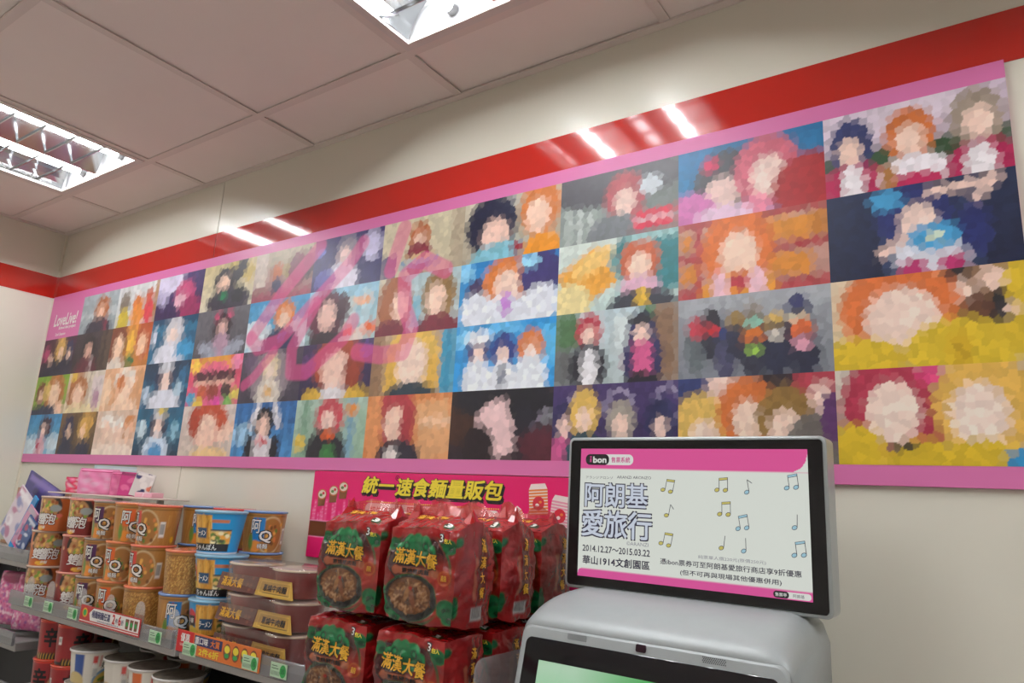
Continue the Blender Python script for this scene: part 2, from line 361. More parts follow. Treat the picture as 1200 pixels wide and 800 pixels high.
# ------------------------------------------------------------------ the long picture banner (abstract colour fields stand in for the prints)
m_poster = mat('poster_print', (.5, .5, .5), .42, spec=.4, attr=True)
m_pink = mat('poster_pink', (.66, .175, .40), .42, spec=.4)
X0, X1, ZB, ZT, YP = .010, 3.5058, 1.4443, 2.1681, -.0078
PX0, CW, PZ0, RH = .0125, .2911, 1.4785, .1638
mural = thing('picture_banner', 'long pink-bordered banner of forty-seven picture panels on the cream wall', 'banner', (1.75, 0, ZB))
def mlink(name, me, parent=mural): me.transform(Matrix.Translation((-1.75, 0, -ZB))); return link(name, me, parent)
mlink('board', box('board', (X0, -.0075, ZB), (X1, -.0013, ZT), m_pink, .0006))
PICS = {
 (0,1): ('#a9b8bd','#8e9aa0','r .0 .5 1 .56 #d0d8d8;e .58 .42 .2 .34 #a8643a;e .56 .48 .1 .18 #e3bda6;e .55 .95 .36 .32 #2d2a3a;r .7 .7 .78 1 #7c2f44'),
 (0,2): ('#d9dcdc','#c9cfd2','e .2 .42 .13 .3 #7f766c;e .2 .85 .15 .3 #c9b23c;e .53 .5 .13 .24 #c8743c;e .55 .78 .17 .25 #d88a3c;e .8 .45 .11 .3 #b85a44;e .82 .75 .12 .3 #c9424e;r .93 0 1 1 #a0703c'),
 (0,3): ('#473a6a','#2a2144','r -.1 .0 .3 .6 #b9b2d2 .6;e .25 .1 .3 .3 #d9d4ec;e .62 .5 .22 .34 #c0527c;e .55 .62 .14 .16 #e2b6c4;e .78 .85 .22 .3 #92305c'),
 (0,4): ('#cdbd8c','#d8d2bc','r .5 0 1 .35 #c9b46e .5;e .45 .38 .23 .3 #29272f;e .72 .2 .1 .3 #29272f .6;e .42 .46 .12 .2 #ecc9b4;e .55 .85 .42 .3 #35313f;r .62 .55 .82 .9 #22242c;e .45 .72 .07 .1 #1f7a50'),
 (0,5): ('#b7a994','#8f5562','r 0 0 .22 .7 #cfc3b8;r .25 .1 .9 .3 #ab9f88;e .4 .45 .09 .2 #b8683c;e .58 .42 .08 .18 #9a8a5a;e .75 .45 .16 .34 #6b2440;e .42 .8 .1 .26 #3a3a58;e .93 .4 .09 .3 #3c2434;r 0 .86 1 1 #9a4a5c'),
 (0,6): ('#3a3468','#2c2a5a','e .85 .3 .13 .28 #c9c6e4;e .5 .35 .16 .34 #8c8494;e .46 .4 .09 .18 #e6c8c4;e .42 .85 .26 .32 #d8d4e4;e .2 .8 .16 .2 #5a58a0;e .1 .25 .06 .1 #6a70c0'),
 (0,7): ('#d0c8ac','#c2b89c','r .86 0 1 1 #a89a84;r .0 .6 .2 1 #5c5270;e .47 .35 .13 .27 #b0623a;e .47 .4 .07 .14 #eccab6;e .47 .72 .17 .28 #7b2334;r .25 .74 .72 .86 #7a98b8;r .3 .68 .65 .75 #dcc48c'),
 (0,8): ('#c6c0ac','#a89c88','r .46 0 .56 .7 #9fa0a0;e .30 .42 .28 .48 #1d2137;e .35 .62 .15 .3 #edc8b8;e .80 .3 .2 .46 #c9763c;e .78 .42 .12 .28 #f0cdb8;e .45 .98 .36 .26 #7fbccc;e .83 .95 .2 .24 #e0912c;e .58 .86 .06 .1 #8c2030'),
 (0,9): ('#565a58','#7c8682','r 0 .35 .45 1 #8d9894;r .06 .45 .1 1 #c0cac6;r .16 .45 .2 1 #c0cac6;r .26 .45 .3 1 #c0cac6;e .46 .18 .6 .34 #37343a;e .57 .42 .17 .36 #a2474e;e .57 .5 .09 .2 #efd0c4;e .5 .95 .25 .3 #6f7478;e .78 .32 .09 .14 #cfdae0;r .64 .68 .98 .95 #cc2c48;r .64 .8 .98 .84 #e8d8dc'),
 (0,10): ('#1b6a9e','#2a86b4','e .35 .55 .24 .48 #23222b;e .32 .68 .12 .24 #f0d0c8;e .63 .45 .22 .46 #cb6478;e .64 .55 .12 .28 #f4d6cc;e .08 .95 .22 .36 #cf78b4;e .92 .8 .26 .46 #9e2429;e .56 .92 .1 .16 #e889a4;e .33 .96 .2 .14 #e4c4dc;e .24 .25 .06 .1 #c8285c'),
 (0,11): ('#cbbccc','#b9a8b4','r 0 .5 1 .8 #2f4a30;e .1 .2 .3 .24 #d8cad8;e .5 .12 .3 .16 #dccfdc;e .16 .42 .13 .36 #2b3462;e .15 .48 .07 .18 #f0d0c0;e .49 .4 .14 .32 #c46c36;e .49 .46 .08 .18 #f2d2c0;e .84 .36 .14 .34 #96887a;e .85 .42 .08 .18 #f0d0c0;e .16 .88 .18 .26 #a92150;e .16 .86 .07 .22 #ebe6ea;e .5 .88 .2 .24 #e9e4ea;e .5 .98 .16 .12 #b02453;e .85 .9 .18 .28 #a52150;e .84 .9 .08 .24 #ebe6ea;r .32 .72 .4 1 #a8743e'),
 (1,0): ('#4a2138','#2d1f30','e .3 .5 .16 .4 #4a2c30;e .55 .3 .15 .36 #d2a85e;e .57 .42 .07 .16 #f0d0b8;e .83 .4 .13 .34 #2a2a4c;e .83 .48 .06 .14 #eac8b4;e .55 .9 .5 .3 #27263a;e .12 .4 .1 .2 #b0406c;e .28 .55 .06 .14 #e4c0ac'),
 (1,1): ('#3c3138','#2c2528','r .72 0 1 1 #4c3c34;r .82 0 .86 1 #241c1c;e .4 .4 .22 .36 #221a20;e .4 .48 .1 .2 #d0a494;e .4 .95 .3 .34 #56202e;r .5 .62 .54 1 #c9b8b8'),
 (1,2): ('#cf8b3c','#b8702c','e .18 .4 .24 .6 #6f3824;e .22 .5 .12 .3 #f2cdb0;e .85 .35 .22 .5 #a84e2a;e .8 .5 .11 .26 #f2c8a8;e .52 .45 .1 .3 #e2b040;e .55 .85 .12 .14 #3f6a3c;e .2 .96 .22 .2 #e0d4c8'),
 (1,3): ('#14425e','#1d6488','r 0 .2 1 .3 #2c80a4;r 0 .42 1 .48 #1a5878;e .52 .34 .2 .36 #cfcfd4;e .5 .42 .1 .2 #ecd6cc;e .48 .9 .34 .36 #dcdde8;e .08 .4 .06 .2 #d0d8e4;e .8 .75 .2 .2 #3490c0'),
 (1,4): ('#66656c','#4c4a50','e .52 .36 .18 .3 #2b2329;e .52 .44 .09 .2 #d8b0a8;e .52 .8 .16 .3 #b090a4;e .28 .85 .2 .14 #9aa0b0 .3;e .78 .85 .2 .14 #9aa0b0 -.3;e .4 .15 .06 .1 #b85070;e .64 .12 .06 .1 #b85070'),
 (1,5): ('#3f8fc0','#6db4d4','e .15 .7 .3 .3 #d8e6ec;e .9 .75 .25 .3 #d4e2ea;e .5 .2 .3 .1 #9cc8e0;e .62 .34 .17 .3 #d27c3c;e .62 .44 .09 .2 #f2d0b8;e .6 .92 .3 .34 #2a3050;r .56 .7 .66 .8 #3c70b8'),
 (1,6): ('#8fc0d8','#a8c4c4','r .55 .2 .7 1 #c8d8d8;r .78 .1 .9 .8 #b4d0d8;e .28 .5 .28 .5 #562336;e .3 .5 .13 .28 #ecc4b8;e .52 .4 .1 .3 #3c1c2c;e .35 .97 .3 .2 #33262e;e .75 .9 .24 .12 #e8d8d0 -.2;e .62 .82 .08 .1 #e0642c;e .92 .8 .1 .1 #e0642c;e .8 .3 .14 .06 #f0a060'),
 (1,7): ('#aac4ca','#c4ccc8','r .0 0 .1 1 #c8bca0;e .22 .5 .22 .55 #955732;e .3 .5 .1 .26 #efccb8;e .76 .42 .2 .44 #87683c;e .73 .48 .11 .26 #f2d0bc;e .2 .96 .24 .22 #6a1d2c;e .76 .96 .27 .24 #6a1d2c;r .45 .4 .55 .9 #7ab0c4'),
 (1,8): ('#2b7fc0','#3a9ad2','e .18 .6 .12 .34 #3a2c50;e .5 .36 .25 .38 #d27a3c;e .5 .45 .13 .26 #f2d2c0;e .83 .34 .2 .4 #352e62;e .5 .95 .32 .36 #dfe5ef;e .2 .8 .18 .3 #e2e8f2 .5;e .82 .8 .2 .3 #e2e8f2 -.5;e .5 .72 .05 .2 #b87cc8;e .05 .15 .1 .14 #8cd0f0;e .72 .12 .1 .1 #9cd8f4'),
 (1,9): ('#d4e0d8','#c2d8d4','e .95 .32 .5 .5 #2f777d;r .5 .3 .52 1 #88b8b8;r .05 .2 .46 .85 #e0a03f -.55;e .12 .86 .18 .3 #e8d89c;e .3 .3 .2 .14 #f0c878 -.5;e .7 .38 .16 .34 #bf5f3b;e .7 .46 .09 .2 #f2d4c0;e .7 .74 .16 .16 #e0b3c9;e .72 1 .28 .24 #2f313b;e .72 .9 .05 .16 #d8b040;r .6 0 1 .1 #9cc4c4'),
 (1,10): ('#c09a88','#b08078','r 0 .0 1 .08 #9c2830;r 0 .42 1 .52 #9c2830;r 0 .88 1 1 #a03038;r .12 0 .17 1 #a02a32;r .56 0 .6 1 #a02a32;r .62 .12 .9 .4 #cf862e .1;r .62 .56 .9 .84 #cc822c .1;r .02 .56 .14 .8 #c87c2c;r .02 .14 .1 .38 #c87c2c;r .9 .1 1 .4 #b8742a;e .42 .42 .25 .52 #d26d2c;e .43 .5 .13 .3 #f4d2bc;e .42 .96 .26 .26 #d8902c;e .3 .9 .06 .22 #ecc0cc;e .55 .9 .06 .22 #ecc0cc;e .43 .84 .06 .12 #b02c3c'),
 (1,11): ('#232d49','#171d38','r .3 0 .4 1 #2c3858;r .7 0 .82 1 #283452;e .48 .36 .2 .36 #252d62;e .5 .44 .1 .22 #f0d4c8;r .55 .06 .92 .16 #ecccc0 -.05;r .74 .14 .96 .22 #ecccc0 -.9;e .56 .82 .2 .3 #dcdfea;r .26 .62 .46 .72 #e8c8bc -.6;e .58 .62 .14 .15 #489ed0;e .58 .62 .04 .05 #e6ecc0;e .34 .14 .09 .12 #4aa2d4;e .46 .95 .08 .1 #b03068;e .66 .93 .07 .1 #b03068;e .78 .6 .08 .3 #232b60'),
 (2,0): ('#7fa838','#8a9a48','e .62 .45 .3 .5 #b3703c;e .62 .5 .16 .32 #f2cfb4;e .2 .45 .14 .3 #7a3c30;e .2 .52 .07 .16 #ecc8b0;e .38 .4 .1 .24 #d8b868;e .4 .96 .5 .2 #30344c;e .85 .9 .14 .2 #eac4ac'),
 (2,1): ('#d5c9b6','#dcd0ba','r .6 0 .64 1 #a08c7c;r .7 .1 1 .6 #cfc0c0;e .3 .5 .28 .5 #aa6a3c;e .33 .58 .15 .28 #f2cdb4;e .15 .1 .1 .12 #d8b040;e .5 .95 .5 .16 #e0d0a4;e .85 .7 .1 .24 #b0889c'),
 (2,2): ('#dba983','#cf9468','e .55 .28 .26 .26 #ece4da;e .56 .5 .18 .34 #f0cfb6;e .45 .36 .1 .2 #c8743c;e .6 .95 .34 .2 #eeccb0;e .1 .6 .14 .4 #e8c8a8;e .9 .4 .12 .4 #d49c70'),
 (2,3): ('#13283f','#1b4f70','r 0 .5 1 .56 #2c7ca0;e .48 .36 .2 .36 #222242;e .48 .12 .16 .1 #e0e2ea;e .5 .44 .1 .22 #ecd0c4;e .52 .9 .34 .3 #d8dce8;e .1 .7 .08 .2 #b8c8d8;e .8 .6 .08 .18 #a8c4d4;e .88 .3 .1 .2 #255e84'),
 (2,4): ('#d8465a','#cf5c84','e .5 .2 .4 .24 #e0a040;e .5 .3 .3 .2 #e06888;r .12 .3 .9 .52 #4a2430;r .12 .48 .9 .6 #e0b0a0;e .1 .15 .1 .16 #f0c850;e .9 .15 .1 .16 #e88ab0;e .1 .85 .1 .14 #4a9ac0;e .25 .95 .1 .12 #e8c84c;e .5 .72 .12 .16 #8a3a30;e .75 .72 .1 .16 #3a2a2a;e .3 .72 .1 .14 #c05a3c;e .8 .95 .1 .12 #7ab05c;e .93 .8 .08 .12 #e0d060;e .62 .95 .1 .12 #d848a0'),
 (2,5): ('#4b4553','#3b3542','e .5 .5 .34 .5 #8c8088 0;e .5 .34 .14 .26 #d8c8a4;e .5 .42 .08 .18 #f0dccc;e .5 .85 .2 .3 #dcd4c8;e .5 .8 .08 .1 #d8b078;e .15 .2 .12 .2 #64546c'),
 (2,6): ('#3a2a4e','#2b2140','e .52 .38 .36 .46 #a2472b;e .5 .5 .2 .34 #f2ccbc;e .75 .55 .12 .3 #8c3a28;e .5 .97 .24 .18 #e4e0e4;e .2 .95 .14 .14 #d3ab40;e .82 .95 .16 .14 #d3ab40;e .1 .4 .1 .2 #5c3c74;e .92 .2 .08 .14 #58408c'),
 (2,7): ('#b49a7e','#a68a70','r 0 0 .14 1 #8c6c50;r .84 0 1 1 #3f98ba;r .9 0 .93 1 #2c7a9c;e .5 .42 .32 .56 #dcb452;e .5 .5 .2 .38 #f4d8c6;r .18 .4 .32 1 #d4a848;r .68 .4 .82 1 #d4a848;e .5 1.0 .3 .2 #25343f'),
 (2,8): ('#2a8ac8','#2f94d4','e .12 .2 .12 .16 #7cc8ee;e .5 .1 .2 .1 #64b8e8;e .92 .4 .1 .3 #58b4e4;e .24 .4 .13 .26 #2e3468;e .25 .46 .06 .14 #f0d4c8;e .24 .2 .14 .1 #e6ebf2;e .5 .42 .13 .28 #2c3a78;e .5 .5 .06 .14 #f0d4c8;e .77 .4 .13 .26 #ce763c;e .77 .48 .06 .14 #f2d4c4;e .24 .85 .15 .32 #e0e7f0;e .5 .88 .14 .3 #e4eaf2;e .77 .85 .16 .34 #e0e8f0;e .5 .8 .03 .2 #2c3450'),
 (2,9): ('#b9ccd2','#aebcbc','r 0 .0 .2 .5 #4a6a48;r 0 .5 .16 1 #5a5c5c;r .2 0 .42 .8 #c8d4d8;r .82 0 1 1 #80644e;r .72 0 .82 .6 #4c7048;r .5 .1 .7 .6 #d0dcdc;e .29 .28 .11 .26 #ae3848;e .29 .34 .06 .14 #f2d2c4;e .29 .78 .16 .36 #26252d;e .3 .8 .07 .3 #e4e4e8;e .72 .32 .11 .26 #2b2a55;e .72 .38 .06 .14 #f2d2c4;e .72 .18 .11 .08 #24242c;e .72 .72 .15 .26 #cb5b8a;e .62 .7 .04 .3 #2a2850;e .84 .7 .04 .3 #2a2850;e .72 1 .14 .14 #202028'),
 (2,10): ('#989ca2','#787c84','r 0 .0 1 .2 #a4a8ae;r .3 0 .31 1 #6c7078;r .66 0 .67 1 #6c7078;e .13 .62 .08 .32 #5c6468;e .13 .38 .06 .14 #b23c4a;e .24 .3 .07 .16 #232028;e .24 .55 .07 .26 #2a2a36;e .24 .42 .06 .06 #c02c34;e .34 .5 .06 .14 #2c3768;e .33 .78 .07 .26 #43425c;e .4 .34 .06 .14 #8a7040;e .4 .6 .07 .22 #26283a;e .52 .24 .06 .15 #8f8880;e .52 .45 .09 .2 #6c4c38;e .52 .36 .06 .06 #8cc4b0;e .52 .58 .07 .15 #cf702c;e .52 .8 .09 .24 #2a2b3a;e .52 .7 .05 .06 #90b84c;e .66 .42 .06 .15 #dab45c;e .66 .72 .09 .34 #24273c;e .66 .54 .05 .06 #e4dcd0;e .8 .25 .07 .18 #2a2c54;e .8 .55 .1 .3 #23253a;e .8 .37 .07 .06 #dcd4b8;e .82 .52 .07 .16 #d2683a;e .83 .8 .1 .26 #25273a;e .82 .66 .06 .08 #e0a0b4'),
 (2,11): ('#d8c4a8','#cdb890','r .6 0 1 .7 #5a8c50;e .7 .18 .14 .24 #2a2426;e .7 .24 .06 .12 #f0d0c0;e .84 .1 .12 .2 #8a6a50;e .84 .14 .06 .12 #f0d0c0;e .78 .48 .1 .2 #5c3a2a;e .94 .45 .12 .24 #221f25;e .94 .5 .06 .12 #f0d0c0;e .87 .7 .1 .18 #1f1f2a;e .36 .36 .32 .5 #d26f38;e .38 .5 .2 .36 #f7dacb;e .14 .9 .26 .24 #d6b62e;e .66 .86 .28 .34 #d8b930;e .97 .2 .08 .26 #d4b42e;e .97 .72 .09 .24 #d4b42e;e .66 .84 .06 .2 #c4a022'),
 (3,0): ('#3a86b8','#68aacc','e .2 .8 .3 .24 #cfe0e8;e .85 .75 .2 .24 #c8dce6;e .52 .34 .16 .3 #3a2030;e .68 .3 .07 .26 #3a2030;e .5 .42 .08 .18 #f0ccc0;e .5 .85 .12 .34 #dcb0bc;e .4 .8 .05 .2 #c03c5c'),
 (3,1): ('#6a5138','#58432e','r .4 0 .46 1 #4a3626;e .25 .4 .14 .36 #23284a;e .27 .46 .06 .14 #e8c4a8;e .7 .4 .16 .38 #cfa050;e .66 .46 .07 .16 #ecc8a8;e .25 .9 .2 .3 #2a2e44;e .72 .92 .2 .3 #262a42;e .85 .2 .08 .2 #c8984a'),
 (3,2): ('#d9bca6','#e0c4b0','e .28 .24 .16 .2 #efe8e0;e .28 .46 .1 .24 #f0cdb8;e .58 .34 .14 .18 #efe8e0;e .58 .54 .09 .2 #f0cdb8;e .84 .4 .14 .3 #c98048;e .84 .5 .08 .2 #f2ceb4;e .5 .95 .6 .2 #f0dccc'),
 (3,3): ('#1a6f92','#142c42','r 0 0 1 .2 #20506c;e .5 .36 .19 .36 #25243e;e .5 .12 .15 .1 #e4e6ec;e .54 .08 .1 .06 #e8c840;e .5 .44 .09 .22 #f0d4c8;e .5 .9 .28 .32 #c8daea;e .5 .95 .16 .2 #4a8cc0;e .14 .45 .1 .2 #c8dce4;e .86 .5 .08 .2 #88b8cc'),
 (3,4): ('#d5c8c2','#cabcb0','e .52 .36 .36 .44 #b4482c;e .5 .52 .2 .34 #f2ccb8;e .85 .55 .18 .16 #f0ccb8 -.6;e .6 .97 .34 .14 #e8c890;e .25 .3 .12 .3 #a03c28'),
 (3,5): ('#3069a8','#4a90c8','e .15 .6 .2 .2 #9cc8e4;r .06 0 .09 1 #24507c;r .25 0 .28 1 #24507c;r .78 0 .81 1 #24507c;r .93 0 .96 1 #24507c;r 0 .36 1 .4 #24507c;e .5 .4 .17 .34 #1e1d26;e .5 .46 .09 .22 #f0ccbc;r .3 .0 .38 .5 #e4e2e6 .4;r .66 .0 .74 .5 #e4e2e6 -.4;e .5 .85 .2 .24 #e2e0e4;e .5 .72 .1 .06 #c83c44;e .3 .9 .08 .3 #1e1d26;e .72 .9 .08 .3 #1e1d26'),
 (3,6): ('#a9c2b4','#8ca890','r .1 .0 .2 1 #7ca088;r .75 0 .85 1 #7ca4b8;r .9 .2 1 1 #98b8a0;e .5 .32 .2 .34 #be4853;e .48 .4 .1 .2 #f2d0c4;e .48 .9 .28 .4 #26242c;e .5 .62 .1 .07 #e0642c;e .52 .92 .1 .12 #3c7a40;e .8 .2 .08 .1 #e08c3c;e .1 .75 .08 .14 #d8b848'),
 (3,7): ('#cd824c','#c27440','r .62 .1 1 1 #d7a273 -.1;r .66 .36 1 .5 #e6c09c;e .36 .34 .24 .46 #a53a42;e .36 .46 .13 .28 #f0ccb8;e .5 .55 .08 .4 #9a343c;e .42 .95 .26 .24 #2b2531;e .34 .98 .08 .16 #e0d8d4;e .1 .5 .1 .6 #dc9460'),
 (3,8): ('#36262c','#2a1f26','e .12 .3 .3 .5 #3d251c;e .5 .12 .5 .3 #1a1820;e .5 .55 .24 .4 #eac8c8;e .8 .25 .22 .3 #15141b;e .74 .6 .1 .4 #1c1a24;e .3 .8 .16 .3 #22181c;e .95 .4 .05 .08 #86888e;r .78 .4 .98 .44 #7c7484 -.9;e .9 .8 .2 .24 #4a1c28'),
 (3,9): ('#3c2d5a','#33264c','e .23 .3 .1 .2 #c4bcd4;e .23 .3 .085 .17 #3c2d5a;e .55 .3 .11 .22 #c4bcd4;e .55 .3 .095 .19 #3c2d5a;e .93 .3 .11 .22 #c4bcd4;e .93 .3 .095 .19 #3c2d5a;r 0 .56 1 .6 #242040;e .1 .5 .1 .3 #2d2a50;e .1 .56 .05 .14 #f0d0c4;e .1 .95 .13 .26 #c4588c;e .27 .38 .12 .34 #dcb65e;e .27 .46 .06 .16 #f2d4c2;e .27 .95 .16 .34 #1f4350;e .57 .48 .11 .26 #9b9388;e .57 .55 .06 .14 #f2d2c2;e .57 .95 .14 .22 #9cc8c8;e .87 .5 .11 .3 #25284c;e .87 .58 .05 .14 #f0d0c4;e .87 .98 .14 .22 #b8402c'),
 (3,10): ('#8c8480','#7a706c','e .12 .15 .2 .3 #2a3360;e .3 .12 .1 .2 #f0d0c4;e .72 .12 .2 .24 #2a2026;e .9 .25 .16 .4 #a63a48;e .92 .3 .07 .2 #f0d0c4;e .15 .6 .2 .42 #dcb660;e .18 .72 .1 .22 #f3d6c4;e .46 .42 .19 .42 #c66b34;e .47 .52 .1 .24 #f3d4c0;e .7 .52 .18 .4 #876836;e .7 .62 .1 .22 #f2d2c0;e .22 .98 .14 .18 #2b3868;e .52 1 .16 .16 #c8683c;e .88 .8 .18 .36 #67615c;e .97 .5 .06 .3 #54305c'),
 (3,11): ('#c9c0b4','#b8ac9c','e .27 .42 .25 .56 #a63149;e .3 .46 .14 .32 #f6dccd;e .5 .6 .06 .4 #9c2c44;e .75 .42 .25 .54 #dfb254;e .72 .5 .14 .32 #f7decf;e .5 .08 .06 .1 #d8407c;e .96 .5 .06 .44 #d4a84c;e .08 .88 .18 .3 #d3b32b;e .45 .98 .2 .24 #d0b02a;e .72 .98 .2 .24 #d3b32b;e .92 .96 .1 .14 #2f86b8;e .34 .82 .08 .04 #26242c'),
}
STROKES = [  # broad pink brush lettering printed across the middle panels, (x, z) on the wall
 ([(1.781, 2.117), (1.621, 1.985), (1.494, 1.853)], .026),
 ([(1.494, 1.853), (1.536, 1.816), (1.634, 1.83), (1.774, 1.934), (1.92, 2.041), (1.968, 2.096)], .024),
 ([(1.79, 1.932), (1.704, 1.803), (1.71, 1.729), (1.78, 1.725), (1.925, 1.815), (1.96, 1.862)], .024),
 ([(1.49, 1.70), (1.53, 1.72), (1.62, 1.80)], .018),
 ([(2.127, 2.11), (2.089, 1.996)], .026),
 ([(2.288, 1.967), (2.213, 2.006), (2.144, 1.968), (2.154, 1.88), (2.185, 1.82), (2.162, 1.758), (2.081, 1.754), (1.987, 1.771)], .025)]
for (r, c), (top, bot, ops) in sorted(PICS.items()):
    n = 48 if c < 4 else 68 if c < 7 else 100 if c < 9 else 128
    cv = Canvas(n, int(n*.5625)+1, '#808080', CW/RH, 1.0); cv.grad(top, bot)
    for op in ops.split(';'):
        q = op.split(); k = next(i for i, t in enumerate(q) if t[0] == '#'); v = [float(t) for t in q[1:k]]; rot = float(q[k+1]) if len(q) > k+1 else 0
        if q[0] == 'e': cv.ell(*v, q[k], rot=rot, soft=.16)
        else: cv.rect(*v, q[k], rot=rot, soft=.012)
    cv.mosaic(*((14, 8) if c < 4 else (18, 10) if c < 7 else (20, 11) if c < 9 else (24, 13)))
    xa = PX0+CW*c; za = PZ0+RH*(3-r)
    if 4 < c < 9:
        for pts, rad in STROKES:
            pp = [((x-xa)/CW, 1-(z-za)/RH) for x, z in pts]
            cv.line(pp, rad/RH, '#d94f8e', .55)
    mlink('picture_panel', flat_print('picture_panel', cv, xa, xa+CW, za, za+RH, YP, m_poster))
ik = Ink(); fn = plane_fn(0, -.0079, 0)
ik.text('LoveLive!', fn, .165, 2.055, .20, .052, 0, .02, 0, .15)
ik.text('School idol project', fn, .19, 2.016, .15, .016, 0, .03); ik.text('2nd Season', fn, .14, 1.99, .09, .012, 0, .02)
mlink('banner_title', ik.data('banner_title', [INK['white'], INK['pink']]))

# ------------------------------------------------------------------ shelf units along the wall
m_metal = mat('shelf_grey_metal', (.42, .41, .40), .4, metal=.3)
m_dark = mat('shelf_dark_metal', (.06, .06, .065), .5)
m_strip = clear('price_strip_plastic', (.82, .84, .86), .40, .12, (.30, .30, .32))
m_pvc = clear('clear_plastic', (.99, .99, .99), .20, .06, (.80, .79, .78))
def shelf_unit(x0, x1, depth, label, decks, strips=True):
    t = thing('shelf_unit', label, 'shelf', ((x0+x1)/2, 0, 0), 0, 'shelf units along the back wall'); L = x1-x0
    link('back_board', box('back_board', (-L/2+.002, -.022, .02), (L/2-.002, -.013, decks[0]-.029), m_dark), t)
    link('base', box('base', (-L/2+.002, -depth, .001), (L/2-.002, -.023, .13), m_dark, .004), t)
    for s in (-1, 1): link('upright', box('upright', (s*(L/2-.014)-.012, -.05, .131), (s*(L/2-.014)+.012, -.023, decks[0]-.03), m_dark), t)
    for z in decks:
        d = link('deck', box('deck', (-L/2+.002, -depth+.004, z-.028), (L/2-.002, -.0235 if z < decks[0] else -.012, z), m_metal, .003), t)
        if strips:
            link('price_strip', box('price_strip', (-L/2+.003, -depth-.006, z-.010), (L/2-.003, -depth+.002, z+.030), m_strip, .0015), d)
            link('strip_backing', box('strip_backing', (-L/2+.003, -depth+.0022, z-.008), (L/2-.003, -depth+.0038, z+.008), mat('strip_backing', (.34, .34, .35), .5)), d)
    return t
ZS = 1.0125
shelf_unit(.03, .866, .26, 'grey shelf unit in the room corner holding stationery packets', (1.125, .88, .55))
shelf_unit(.878, 1.785, .300, 'long grey shelf unit carrying the noodle cup stacks', (ZS, .76, .45))
shelf_unit(1.80, 2.345, .300, 'short grey shelf unit carrying the red noodle bowls', (ZS, .76, .45))
shelf_unit(2.36, 2.745, .440, 'deeper shelf unit under the red noodle bags beside the kiosk', (ZS, .76, .45))

# clear dividers standing behind the price strips
divs = [(.975, -.292), (1.11, -.292), (1.30, -.292), (1.45, -.292), (1.60, -.292), (1.755, -.292)]
for k, (x, y) in enumerate(divs):
    pts = [(x-.022, ZS+.001), (x+.022, ZS+.001), (x+.022, ZS+.05)] + [(x+.022*math.cos(a), ZS+.055+.022*math.sin(a)) for a in np.linspace(0, PI, 9)] + [(x-.022, ZS+.05)]
    o = link('front_stop', plate('front_stop', pts, y+.0015, y, m_pvc)); tag(o, 'clear plastic tongue standing in front of the '+('brick-orange cups', 'dark red cups', 'purple-panelled cups', 'orange-panelled cups', 'plain speckled cup', 'blue-panelled cup')[k], 'shelf stop', 'clear tongues in front of the cups')
pts = rounded(.17, .125, .02); dv = plate('shelf_divider', [(x, z+.065) for x, z in pts], .001, -.001, m_pvc); dv.transform(Matrix.Rotation(PI/2, 4, 'Z'))
o = link('shelf_divider', dv, None, (2.7385, -.300, ZS+.0005)); tag(o, 'rounded clear plastic end divider between the lower bags and the kiosk', 'shelf divider')

# ------------------------------------------------------------------ noodle cups
m_cup = mat('cup_print', (.5, .5, .5), .32, attr=True, coat=.35)
m_foil = mat('lid_foil', (.62, .60, .56), .28, metal=.4)
RC, HC = .0555, .1045
def cup_r(z, rb, rt): return rb+(rt-rb)*z
def painted_cup(cv, rb, rt, h):
    th = np.linspace(-PI, PI, cv.nx); zz = np.linspace(0, 1, cv.ny); A, Zz = np.meshgrid(th, zz); Rr = rb+(rt-rb)*Zz
    return mesh('cup_body', np.stack([Rr*np.sin(A), -Rr*np.cos(A), Zz*h], -1).reshape(-1, 3), grid_faces(cv.nx, cv.ny), m_cup, cols=cv.cols(), smooth=True)
def cyl_fn(rb, rt, h):
    def f(u, v, l):
        r = rb+(rt-rb)*v/h+.0005+l; a = u/r; return (r*math.sin(a), -r*math.cos(a), v)
    f.bend = True; return f
def ang(t): return .5+t/(2*PI)                    # angle from the label centre -> canvas x
def barcode(cv, t, y0, y1, w_=.26):
    cv.rect(ang(t-w_/2), y0, ang(t+w_/2), y1, '#d8d6d0')
    for k in range(5): cv.rect(ang(t-w_*.36+k*w_*.16), y0+.05, ang(t-w_*.31+k*w_*.16), y1-.08, '#3a3838')
def noodles(cv):
    n = cv.nx
    for k in range(110):
        x = rng.random(); y = rng.random(); s = rng.normal(0, .02)
        cv.line([(x, y), (x+s, y+rng.uniform(.15, .45))], rng.uniform(.004, .012), ('#c09250', '#835a2a', '#b08444', '#d0a862')[k % 4], .45)
CUPS = {}
